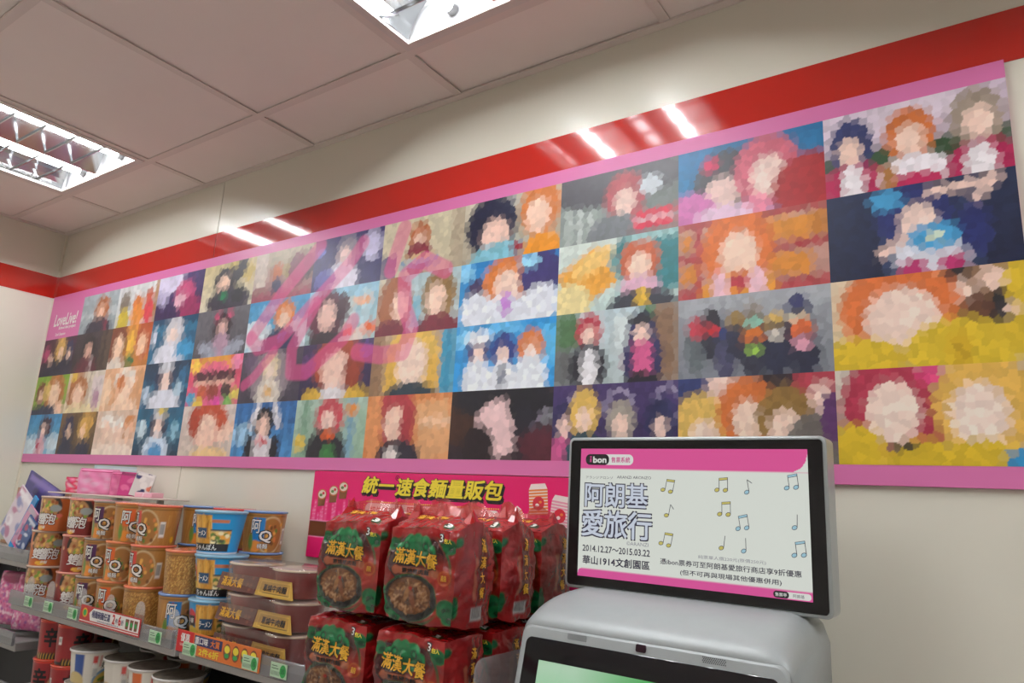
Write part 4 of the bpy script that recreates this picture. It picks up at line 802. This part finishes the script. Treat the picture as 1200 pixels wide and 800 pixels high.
# lower panel leaning back: local x, along-slope s (down), normal n
LEAN = math.radians(13.5); PT = Vector((KX, HYF-.004, 1.2035)); dn = Vector((0, -math.sin(LEAN), -math.cos(LEAN))); nn = Vector((0, -math.cos(LEAN), math.sin(LEAN)))
def pan(u, s, l=0.): p = PT + Vector((u, 0, 0)) + dn*s + nn*l; return (p.x, p.y, p.z)
PW, PH = .398, .370
def pan_plate(name, w_, h_, r, top, th, l0, m, edge=.003):
    pts = rounded(w_, h_, r, 7); me = plate(name, pts, 0, -th, m, edge)
    for v in me.vertices: x, y, z = v.co; v.co = pan(x, top+h_/2-z, l0-y)
    return klink(name, me)
panel = pan_plate('touch_panel_frame', PW, PH, .014, 0, .022, -.024, m_silver, .004)
glass = pan_plate('touch_glass', PW-.022, PH-.034, .010, .0175, .0012, -.0018, m_glass, .0004)
for o in (glass,): o.parent = panel; o.matrix_parent_inverse = Matrix()
cv = Canvas(90, 70, '#7cc47c', 1.2, 1.0); cv.grad('#9ccc90', '#6cbc6c'); cv.ell(.25, .1, .5, .16, '#c4e0d0', soft=.8, al=.6); cv.ell(.75, .04, .4, .12, '#58b464', soft=.8); cv.ell(.12, .45, .3, .3, '#8cd49a', soft=.8)
m_green = mat('touch_screen_glow', (.2, .2, .2), .06, attr=True, emit=.82, glow=True)
u, v = np.meshgrid(np.linspace(-.160, .160, cv.nx), np.linspace(.29, .048, cv.ny))
me = mesh('touch_screen', [pan(a, b, .0004) for a, b in zip(u.ravel(), v.ravel())], grid_faces(cv.nx, cv.ny), m_green, cols=cv.cols()); o = klink('touch_screen', me, panel)
fnp = lambda a, b, l: pan(a, b, .0002+l)
me = plate('camera_window', rounded(.0155, .0105, .0025, 4), 0, -.0012, mat('camera_window', (.02, .008, .014), .1), .0003)
for v_ in me.vertices: x, y, z = v_.co; v_.co = pan(x, .0085-z, -.0016-y)
klink('camera_window', me, panel)
for gx in (-.103, .103):
    ik = Ink()
    for a in range(12):
        for b in range(4): ik.disc(gx-.0145+a*.00265+(b % 2)*.0013, .0055+b*.0021, .0008, .0008, lambda p, q, l: pan(p, q, -.0017), 0, 0, 8)
    o = klink('speaker_grille', ik.data('speaker_grille', [INK['black']]), panel); o['kind'] = 'stuff'

# upper monitor
MX0, MX1, MZ0, MZ1, MY = 2.788, 3.232, 1.2445, 1.5075, -.2
mc, mz = (MX0+MX1)/2, (MZ0+MZ1)/2
klink('monitor_neck', box('monitor_neck', (KX-.16, -.170, 1.235), (KX+.16, -.140, 1.300), m_edge, .004, 2))
mon = klink('monitor_housing', plate('monitor_housing', [(mc+x, mz+z) for x, z in rounded(MX1-MX0, MZ1-MZ0, .010)], -.150, MY, m_edge, .003))
klink('monitor_bezel', plate('monitor_bezel', [(mc+x, mz+z) for x, z in rounded(MX1-MX0-.011, MZ1-MZ0-.011, .006)], MY, MY-.0008, m_bezel, .0002), mon)
klink('status_knob', lathe('status_knob', [(.004, 0), (.004, .003), (.003, .0045), (0, .0048)], m_edge, 14)).location = (.205, .01, MZ1)
sw, sh, ox, oz = .3905, .221, 2.8145, 1.266
cv = Canvas(260, 150, '#e8ede4', sw/sh, 1.0)
def su(u): return u/sw
def sv(v): return 1-v/sh
cv.mix((sv(.1855)-cv.y)/.008+.5, '#ea5aa0'); 
cx_, cy_ = su(.362), sv(.214)                      # rounded lower right corner of the top band
m_ = ((cv.x > su(.3615)) & (cv.y < sv(.1855)) & ((((cv.x-su(.3615))*sw)**2+((cv.y-sv(.2135))*sh)**2) > .028**2) & (cv.y > sv(.2135))).astype(float); cv.mix(m_, '#e8ede4')
cv.mix((cv.y-sv(.0135))/.008+.5, '#e85aa4'); m_ = ((cv.x < su(.008)) & (cv.y > sv(.0135)) & ((((cv.x-su(.008))*sw)**2+((cv.y-sv(.0055))*sh)**2) > .008**2) & (cv.y < sv(.0055))).astype(float); cv.mix(m_, '#e8ede4')
m_screen = mat('ad_screen_glow', (.2, .2, .2), .12, attr=True, emit=.74, spec=.3, glow=True)
screen = klink('ad_screen', flat_print('ad_screen', cv, ox, ox+sw, oz, oz+sh, MY-.0012, m_screen), mon)
f = plane_fn(ox, MY-.0014, oz)
def emi(n, c, e=.6): return mat('screen_'+n, c, .3, emit=e, glow=True)
SM = [emi('ink', '#2c2640', .7), emi('white', '#eef0ea', .7), emi('pale', '#d6dfee', .72), emi('black', '#161318', .5), emi('pink', '#d8348c', .7), emi('grey', '#8c8a98', .7), emi('yellow', '#d8cc6c', .7), emi('cyan', '#a8d4e4', .7)]
def pill(ik, x0, x1, z0, z1, mi, l): ik.poly([((x0+x1)/2+x, (z0+z1)/2+z) for x, z in rounded(x1-x0, z1-z0, (z1-z0)*.46)], f, mi, l)
ik = Ink(); pill(ik, .040, .1035, .1925, .211, 1, 0); pill(ik, .0101, .0569, .1920, .2113, 3, .0001)
ik.text('bon', f, .0385, .2014, .0255, .0105, 1, .03, .0003); ik.bar(.0205, .1968, .0205, .2035, .0028, f, 4, .0003); ik.disc(.0205, .2062, .0018, .0018, f, 4, .0003)
ik.text('售票系統', f, .0795, .2016, .036, .0095, 4, .015, .0003)
klink('header_lettering', ik.data('header_lettering', SM), screen)
ik = Ink(); ik.text('アランジアロンゾ', f, .0385, .1702, .054, .005, 0); ik.text('ARANZI ARONZO', f, .105, .1717, .064, .0048, 0)
for t_, cx, cy, w_, h_ in (('阿朗基', .071, .1402, .119, .040), ('愛旅行', .0725, .0909, .131, .044)):
    ik.text(t_, f, cx, cy, w_, h_, 0, .058, 0); ik.text(t_, f, cx, cy, w_, h_, 2, .016, .0003)
ik.text('©ARANZI', f, .1133, .0613, .040, .0062, 5)
klink('title_lettering', ik.data('title_lettering', SM), screen)
ik = Ink(); ik.text('2014.12.27～2015.03.22', f, .0725, .0478, .127, .0105, 0, .014); ik.text('華山1914文創園區', f, .0728, .0282, .126, .0140, 0, .02)
klink('date_lettering', ik.data('date_lettering', SM), screen)
ik = Ink(); ik.text('純票單人價220元(原價250元)', f, .272, .0493, .106, .0066, 5); ik.text('憑ibon票券可至阿朗基愛旅行商店享9折優惠', f, .2652, .0376, .2215, .0092, 0, .012); ik.text('(但不可再與現場其他優惠併用)', f, .268, .0226, .158, .0092, 0, .012)
klink('offer_lettering', ik.data('offer_lettering', SM), screen)
ik = Ink(); pill(ik, .338, .3885, .0015, .0108, 1, 0); pill(ik, .3345, .357, .0012, .0110, 3, .0001); ik.text('售票亭', f, .3457, .0061, .017, .0052, 1, .01, .0003); ik.text('阿朗基', f, .371, .0061, .016, .0050, 0, .0, .0003)
klink('footer_lettering', ik.data('footer_lettering', SM), screen)
def note(ik, x, z, kind, mi, s=1., rot=0.):
    c, q = math.cos(rot), math.sin(rot); g = lambda u, v, l: f(x+(u*c-v*q)*s, z+(u*q+v*c)*s, l)
    if kind == 2:
        for a in (-.006, .007): ik.disc(a-.002, -.008, .0042, .0032, g, 0, 0, 12, .4); ik.disc(a-.002, -.008, .0034, .0024, g, mi, .0002, 12, .4); ik.bar(a+.0015, -.008, a+.0015, .009, .0009, g, 0)
        ik.poly([(-.005, .010), (-.005, .006), (.009, .0075), (.009, .0115)], g, 0, 0); ik.poly([(-.0042, .0095), (-.0042, .0067), (.0082, .0082), (.0082, .0108)], g, mi, .0002)
    else:
        ik.disc(-.002, -.008, .0042, .0032, g, 0, 0, 12, .4); ik.disc(-.002, -.008, .0034, .0024, g, mi, .0002, 12, .4); ik.bar(.0015, -.008, .0015 if kind else .004, .010, .0009, g, 0)
        if kind == 1: ik.bar(.0015, .010, .008, .004, .0010, g, 0)
NOTES = [(.1683, .1593, 2, 6), (.259, .1639, 2, 6), (.2989, .1622, 1, 7), (.3663, .1713, 2, 7), (.1685, .1191, 1, 6), (.263, .1263, 2, 6), (.2905, .1068, 2, 7), (.3695, .1125, 0, 7), (.1654, .0725, 2, 6), (.2586, .0744, 0, 6), (.2924, .0727, 0, 7), (.3741, .0731, 2, 7)]
for k, (x, z, kd, mi) in enumerate(NOTES):
    ik = Ink(); note(ik, x, z, kd, mi, 1.05, (-.2, 0, .15, .1)[k % 4]); klink('music_note', ik.data('music_note', SM), screen)

# ------------------------------------------------------------------ promotion strips and price tags on the shelf edge
YT = -.3075
def strip_thing(name, label, cat, x0, x1, z0, z1, m, group=None):
    t = thing(name, label, cat, ((x0+x1)/2, YT, z0), 0, group); w_, h_ = x1-x0, z1-z0
    link('card', box('card', (-w_/2, -.0008, 0), (w_/2, .0008, h_), m, .0002), t)
    return t, w_, h_
t, w_, h_ = strip_thing('promotion_strip', 'white and red promotion strip on the price rail under the orange-panel cups', 'promotion strip', 1.335, 1.640, 1.009, 1.053, mat('strip_red', '#b8282c', .35))
ik = Ink(); f = lambda u, v, l: (u-w_/2, -.0010-l, v)
ik.poly([(.058, .009), (w_-.004, .009), (w_-.004, h_-.003), (.070, h_-.003), (.050, .027)], f, 0, 0)
ik.rect(0.002, .004, w_-.002, .006, f, 0, 0); ik.disc(.026, .026, .014, .012, f, 3, 0); ik.disc(.026, .026, .009, .008, f, 4, .0002)
ik.text('桶麵碗麵任選', f, .112, .027, .094, .018, 1, .02, .0003); ik.text('2', f, .178, .027, .012, .022, 2, .03, .0003); ik.text('件', f, .193, .024, .012, .013, 1, .01, .0003); ik.text('6', f, .208, .027, .012, .022, 2, .03, .0003); ik.text('折', f, .222, .024, .012, .013, 1, .01, .0003)
for k in range(3): ik.poly([(.238+.021*k, .012), (.251+.021*k, .012), (.253+.021*k, .036), (.236+.021*k, .036)], f, 5, .0003); ik.disc(.2445+.021*k, .024, .006, .006, f, 4, .0005, 10)
ik.text('活動期間內購買指定商品', f, .150, .0125, .11, .004, 1, 0, .0003)
link('lettering', ik.data('lettering', [INK['white'], INK['navy'], INK['red'], INK['gold'], INK['green'], mat('ink_brown', '#7c4a34', .5)]), t)
t, w_, h_ = strip_thing('promotion_strip', 'orange promotion strip with purple title on the price rail under the blue ramen cups', 'promotion strip', 1.806, 2.118, 1.006, 1.053, mat('strip_orange', '#d8702a', .35))
ik = Ink(); f = lambda u, v, l: (u-w_/2, -.0010-l, v)
ik.rect(0, 0, .066, h_, f, 2, 0); ik.text('優惠', f, .033, .032, .036, .018, 0, .02, .0002); ik.text('活動商品', f, .033, .016, .04, .006, 0, .0, .0002)
ik.rect(.070, .022, .176, h_-.004, f, 1, 0); ik.text('重口味', f, .098, .033, .05, .015, 0, .02, .0003); ik.text('大賞', f, .150, .033, .034, .015, 3, .02, .0003); ik.text('2件6折', f, .130, .011, .075, .015, 4, .02, .0003)
for k in range(4): ik.disc(.196+.031*k, .025, .013, .017, f, 5, .0002); ik.disc(.196+.031*k, .030, .010, .008, f, 4, .0004, 12); ik.disc(.196+.031*k, .017, .008, .005, f, 6, .0004, 10)
link('lettering', ik.data('lettering', [INK['white'], INK['navy'], INK['red'], mat('ink_orange', '#e0782c', .5), INK['yellow'], mat('ink_brown', '#7c4a34', .5), INK['green']]), t)
m_tag = mat('tag_paper', '#b9d6b4', .5)
for k, (x, z, d) in enumerate(((1.019, 1.012, 'under the brick-orange cups'), (1.146, 1.012, 'under the dark red cups'), (1.292, 1.012, 'left of the white and red promotion strip'), (1.712, 1.010, 'right of the white and red promotion strip'), (1.862, 1.005, 'on the red end of the orange promotion strip'), (2.087, 1.011, 'at the right end of the orange promotion strip'), (2.180, 1.011, 'under the red bowls beside the red bags'))):
    yt = YT-.0018 if 'promotion strip' in d and ('on the' in d or 'at the' in d) else YT
    t = thing('price_tag', f'pale green price tag {d}', 'price tag', (x, yt, z-.003), 0, 'pale green price tags on the upper rail')
    link('card', box('card', (-.026, -.0007, 0), (.026, .0007, .028), m_tag, .0002), t)
    ik = Ink(); f = lambda u, v, l: (u, -.0009-l, v)
    ik.disc(.014, .014, .010, .0125, f, 0, 0); 
    for q in range(9): ik.bar(-.022+.0032*q, .004, -.022+.0032*q, .012, .0012, f, 1)
    ik.bar(-.022, .017, .0, .017, .0016, f, 1); ik.bar(-.022, .022, -.004, .022, .0016, f, 1); ik.text('35', f, .014, .014, .010, .009, 2, .02, .0003)
    link('lettering', ik.data('lettering', [INK['green'], mat('ink_tag', '#4c6a50', .5), mat('ink_tag2', '#1c5c30', .5)]), t)

# ------------------------------------------------------------------ cups and bowls on the lower shelf
ZL = .7606
def make_shin():
    cv = Canvas(120, 32, '#8c1c20', 3, 1.1); h = .1085; rb, rt = .042, .049
    cv.rect(0, 0, 1, .07, '#c83420'); cv.rect(0, .93, 1, 1, '#1c1618'); cv.rect(ang(.9), 0, ang(3.2), 1, '#4c1416'); cv.ell(ang(.9), .7, .06, .3, '#c8a878'); cv.ell(ang(.9), .75, .05, .22, '#7c5a34')
    for k in range(9): cv.ell(ang(-1+.2*k), .96, .02, .12, '#1c1618'); cv.ell(ang(-.9+.2*k), .98, .012, .12, '#d8b040')
    barcode(cv, -1.3, .3, .5)
    ik = Ink(); f = cyl_fn(rb, rt, h); ik.text('辛', f, 0, .060, .040, .050, 0, .03)
    rim = lathe('lid', [(rt-.001, h-.005), (rt+.0018, h-.004), (rt+.002, h), (rt-.004, h+.0004), (0, h+.0004)], mat('rim_shin', (.55, .06, .03), .25, coat=.4), 36)
    bot = lathe('cup_base', [(rb-.0001, .001), (rb-.004, .0004), (0, .002)], mat('cup_base', (.45, .38, .28), .6), 28)
    CUPS['shin'] = [('cup_body', painted_cup(cv, rb, rt, h)), ('lid', rim), ('cup_base', bot), ('lettering', ik.data('lettering', [INK['black']]))]
def make_white(kind, accent, lidc):
    cv = Canvas(130, 32, '#d8d4c8', 3, 1.1); h = .0835; rb, rt = .049, .0595
    cv.rect(ang(-.85), .12, ang(-.35), .95, accent); cv.ell(ang(-.8), .95, .08, .3, '#c8b47c'); cv.rect(ang(.05), .16, ang(.25), .42, '#c03c38'); cv.rect(ang(.35), .14, ang(.43), .5, '#c03c38', al=.7)
    cv.ell(ang(1.0), .95, .14, .42, '#6c90b0'); cv.ell(ang(1.0), 1.02, .13, .4, '#c8a850'); cv.rect(ang(.1), .55, ang(.3), .8, '#b8b8b4')
    for k in range(18): cv.ell(ang(1+rng.normal(0, .3)), .92+rng.normal(0, .06), .015, .05, ('#5c7a34', '#e0c060', '#7c5a2c')[k % 3])
    ik = Ink(); f = cyl_fn(rb, rt, h); ik.text('麵', f, .008, .046, .012, .014, 0, .01); ik.text('好麵', f, .040, .046, .030, .016, 1, .0, 0, .2)
    rim = lathe('lid', [(rt-.001, h-.006), (rt+.0025, h-.005), (rt+.003, h-.001), (rt+.001, h)], mat('rim_white', (.70, .69, .66), .3, coat=.3), 40)
    top = lathe('lid_print', [(rt+.001, h+.0002), (rt-.01, h+.0005), (0, h+.0005)], mat('lid_'+kind, lidc, .3, coat=.5, vary=(60, .5)), 40)
    bot = lathe('cup_base', [(rb-.0001, .001), (rb-.004, .0004), (0, .002)], mat('cup_base', (.45, .38, .28), .6), 28)
    CUPS[kind] = [('cup_body', painted_cup(cv, rb, rt, h)), ('lid', rim), ('lid_print', top), ('cup_base', bot), ('lettering', ik.data('lettering', [INK['white'], INK['black']]))]
make_shin(); make_white('white_blue', '#2c4c8c', (.36, .35, .30)); make_white('white_plain', '#d0ccc0', (.20, .17, .13)); make_white('white_orange', '#c8642c', (.24, .19, .15))
for x, o, d in ((1.075, -.6, 'left'), (1.185, .1, 'right')):
    for k in range(2): cup('shin', x+.0*k, -.235, ZL+.1097*k, o+.3*k, f"{('lower', 'upper')[k]} red and black cup of the {d} pair of stacks on the lower shelf", 'red and black cups on the lower shelf')
for k in range(2): cup('shin', 1.115, -.115, ZL+.1097*k, .0, f"{('lower', 'upper')[k]} red and black cup standing behind the other red cups on the lower shelf", 'red and black cups on the lower shelf')
for kind, x, y, o, d in (('white_blue', 1.300, -.232, -.05, 'with a blue stripe beside the red cups'), ('white_plain', 1.470, -.225, -.3, 'with a dark lid, second in the lower row'), ('white_orange', 1.597, -.228, -.1, 'with an orange stripe, third in the lower row'), ('white_plain', 1.723, -.235, .6, 'with a dark lid at the right end of the lower row'), ('white_plain', 1.415, -.098, .0, 'in the back of the lower shelf, left one'), ('white_orange', 1.555, -.098, .3, 'in the back of the lower shelf, right one')):
    for k in range(2): cup(kind, x, y, ZL+.0848*k, o, f"{('lower', 'upper')[k]} white noodle bowl {d}", 'white noodle bowls on the lower shelf', 'noodle_bowl')
# a few bowl pairs lying dark on the lower shelf of the next unit
for k, x in enumerate((2.02,)):
    for q in range(2):
        t = thing('noodle_bowl_pair', f"{('lower', 'upper')[q]} wrapped pair of red bowls on the shaded lower shelf", 'noodle bowls', (x, -.215, ZL+.0682*q), 0, 'bowl pairs on the lower shelf')
        for s in (-1, 1): b = link('bowl', bowl_me, t, (s*.08, 0, 0)); link('bowl_lid', blid_me, b); link('lid_print', btop_me, b)
        for me, lt in (SG, SB): s_ = link('sleeve', me, t); link('lettering', lt, s_)

# ------------------------------------------------------------------ stationery: ledge behind the cups, packets in the corner unit
lg = thing('display_ledge', 'thin beige ledge board behind the noodle cups carrying pink pouches', 'ledge', (1.0, -.09, 0))
link('board', box('board', (-.32, -.078, 1.3345), (.30, .076, 1.3385), mat('ledge_board', (.60, .50, .44), .45), .001), lg)
for x in (-.10, .16): link('bracket', box('bracket', (x-.005, .050, 1.0135), (x+.005, .070, 1.334), m_metal), lg)
def pouch(name, label, x, y, z, w_, h_, th, rz, lean, cols, cat='pouch', group=None, flap=True):
    """soft rounded pouch standing on its edge: body, zip, pull, tag"""
    t = thing(name, label, cat, (x, y, z), rz, group); n = 22; V = []; cv = Canvas(n, n, cols[0], w_/h_, 1.2)
    for k in range(60): cv.ell(rng.random(), rng.random(), .09, .07, cols[k % len(cols)], al=.6)
    cl, sl = math.cos(lean), math.sin(lean)
    def pos(u, v, s):
        e = (1-abs(u)**5)*(1-abs(v)**5); q = th/2*(.25+.75*math.sqrt(max(0, e)))*s + .0015*math.sin(9*u+5*v)
        r = 1-.06*(abs(u)*abs(v))**3; zz = (v+1)/2*h_; return (u*w_/2*r, q*cl+zz*sl, zz*cl-q*sl+th*.5*sl)
    F = []
    for s in (-1, 1):
        m0 = len(V)
        for j in range(n):
            for i in range(n): V.append(pos(-1+2*i/(n-1), -1+2*j/(n-1), s))
        F += (grid_faces(n, n)+m0).tolist()
    edge = [i for i in range(n)] + [j*n+n-1 for j in range(1, n)] + [(n-1)*n+i for i in range(n-2, -1, -1)] + [j*n for j in range(n-2, 0, -1)]
    F += [(edge[i], edge[(i+1) % len(edge)], n*n+edge[(i+1) % len(edge)], n*n+edge[i]) for i in range(len(edge))]
    c = np.concatenate([cv.cols(), cv.cols()])
    link('body', mesh('pouch_body', V, F, m_cup, cols=c, smooth=True), t)
    if flap:
        link('zip', tube_mesh('zip', [pos(-.9+1.8*i/9, .80, -1) for i in range(10)], .0018, INK['pink'], 6), t)
        p = Vector(pos(.82, .80, -1)); link('zip_pull', tube_mesh('zip_pull', [p, p+Vector((0, -.003, -.008)), p+Vector((.001, -.003, -.018))], .0016, INK['grey'], 6), t)
    return t
ZG = 1.3388
def card(name, label, x, y, z, w_, h_, th, rot, cols, cat, group=None, spots=14, tilt=0.):
    """flat packet or booklet: cover sheet, inner block, printed face; rot = Euler angles"""
    t = thing(name, label, cat, (x, y, z), 0, group); t.rotation_euler = rot
    link('block', box('block', (-w_/2, 0, .0), (w_/2, th, h_), mat('packet_'+cols[0], cols[0], .3, coat=.3), min(.001, th/4)), t)
    cv = Canvas(30, 40, cols[0], w_/h_, 1.1)
    for k in range(spots): cv.ell(rng.random(), rng.random(), rng.uniform(.06, .2), rng.uniform(.04, .14), cols[k % len(cols)], rot=rng.random()*3)
    if spots: cv.rect(.06, .04, .94, .14, cols[-1])
    link('cover_print', flat_print('cover_print', cv, -w_/2+.001, w_/2-.001, .001, h_-.001, -.0006, m_cup), t)
    return t
FC = .9                                            # these stand turned towards the shop floor
pouch('pencil_pouch', 'large shiny pink pouch with zip standing behind the orange cups', .905, -.110, ZG, .125, .086, .024, FC, -.10, ('#e08ab4', '#e8a0c4', '#d87aa8', '#eab8d0'))
pouch('pencil_pouch', 'second pink pouch tucked behind the shiny one', .985, -.062, ZG, .090, .080, .012, FC, -.14, ('#d870a0', '#e48cb4', '#cc6094'))
pouch('pencil_pouch', 'small red and pink pouch leaning left of the shiny pink pouch', .765, -.105, ZG, .085, .058, .020, FC-.2, -.3, ('#d8345c', '#e89ab8', '#e4dce0', '#d05c88'), flap=False)
card('booklet', 'magenta booklet leaning behind the pink pouches on the ledge', 1.025, -.062, ZG, .080, .078, .004, (-.1, .05, FC), ('#c03c7c', '#d86c9c', '#8c2c5c'), 'booklet')
card('booklet', 'white card with dark blue figures print at the right of the pink pouches', 1.075, -.062, ZG, .06, .080, .003, (-.1, .2, FC), ('#d4d0cc', '#2c2c5c', '#c86c54', '#e4e0dc'), 'card')
card('booklet', 'blue packet standing behind the small red pouch', .800, -.060, ZG, .09, .070, .004, (-.1, 0, FC), ('#3c5494', '#5c74b4'), 'packet', spots=4)
card('booklet', 'pale blue header card rising above the pink pouches', .880, -.045, ZG, .16, .098, .003, (-.06, 0, .7), ('#a8c0c4', '#c4d4d4'), 'card', spots=3)
card('booklet', 'pink packet lying on the ledge right of the white card', 1.15, -.085, ZG, .07, .016, .05, (0, 0, .3), ('#e4a8b8', '#efe0e4'), 'packet', spots=3)

# corner unit: a sloping rack of packets above, pink glitter bags hanging below
rk = thing('sloping_rack', 'brown rack board in the corner behind the stationery packets', 'rack', (.36, -.045, 1.1262))
link('rack_board', box('rack_board', (-.22, -.005, 0), (.22, .004, .215), mat('rack_board', (.40, .22, .13), .5), .001), rk)
link('rack_lip', box('rack_lip', (-.22, -.03, 0), (.22, -.0055, .012), mat('rack_board', (.40, .22, .13), .5), .001), rk)
packs = [(.470, .27, .215, .29, ('#3a3470', '#5a4c98', '#2a2658', '#7c6cb0'), 'large dark violet folder leaning at the back of the corner rack', -.125),
         (.405, .13, .190, .50, ('#d8ccd4', '#b87c98', '#8c90b8', '#efe6ea'), 'white and pink packet leaning left of the blue one', -.165),
         (.500, .032, .205, .50, ('#2c90cc', '#48a8dc', '#2478b0'), 'long bright blue packet leaning in the corner rack', -.180),
         (.572, .070, .150, .50, ('#c890ac', '#8c7c9c', '#d85c94', '#b8a8b4'), 'pink and mauve packet leaning right of the blue one', -.195),
         (.640, .065, .115, .50, ('#3c5484', '#6078a8', '#a04464', '#c4ccd8'), 'dark blue packet with red print at the right end of the rack', -.210)]
for x, w_, h_, an, cs, lb, y in packs:
    card('stationery_packet', lb, x, y, 1.1268+w_/2*math.sin(an), w_, h_, .006, (-.04, an, .06), cs, 'packet', 'packets in the corner rack', 22)
m_gl = mat('glitter_print', (.5, .5, .5), .25, attr=True, coat=.6, bump=(220, .5))
for k, (x, z, lb) in enumerate(((.800, .901, 'pink glitter bag hanging under the corner shelf, nearest the cups'), (.665, .901, 'pink glitter bag hanging under the corner shelf, left of the other'))):
    t = thing('glitter_bag', lb, 'bag', (x, -.205, z), .4, 'pink glitter bags')
    cv = Canvas(40, 50, '#d0709c', .8, 1.1)
    for q in range(260): cv.ell(rng.random(), rng.random(), .03, .02, ('#e8a8c4', '#b84880', '#f0d0dc', '#9c5c9c', '#d85c90')[q % 5])
    cv.ell(.5, .1, .4, .12, '#8c2c54')
    u, v = np.meshgrid(np.linspace(-1, 1, cv.nx), np.linspace(0, 1, cv.ny)); q = .016*np.sqrt(np.clip((1-u**4)*(1-(2*v-1)**6), 0, 1))
    c2 = cv.cols(); A = np.stack([u*.058, -q, v*.17], -1).reshape(-1, 3); B = np.stack([u*.058, q, v*.17], -1).reshape(-1, 3)
    link('bag_body', mesh('glitter_body', np.concatenate([A, B]), np.concatenate([grid_faces(cv.nx, cv.ny), grid_faces(cv.nx, cv.ny)+len(A)]), m_gl, cols=np.concatenate([c2, c2]), smooth=True), t)
    link('hanger_loop', tube_mesh('hanger_loop', [(0, 0, .17), (-.008, 0, .180), (0, 0, .1905), (.008, 0, .180), (0, 0, .17)], .0012, INK['grey'], 6), t)
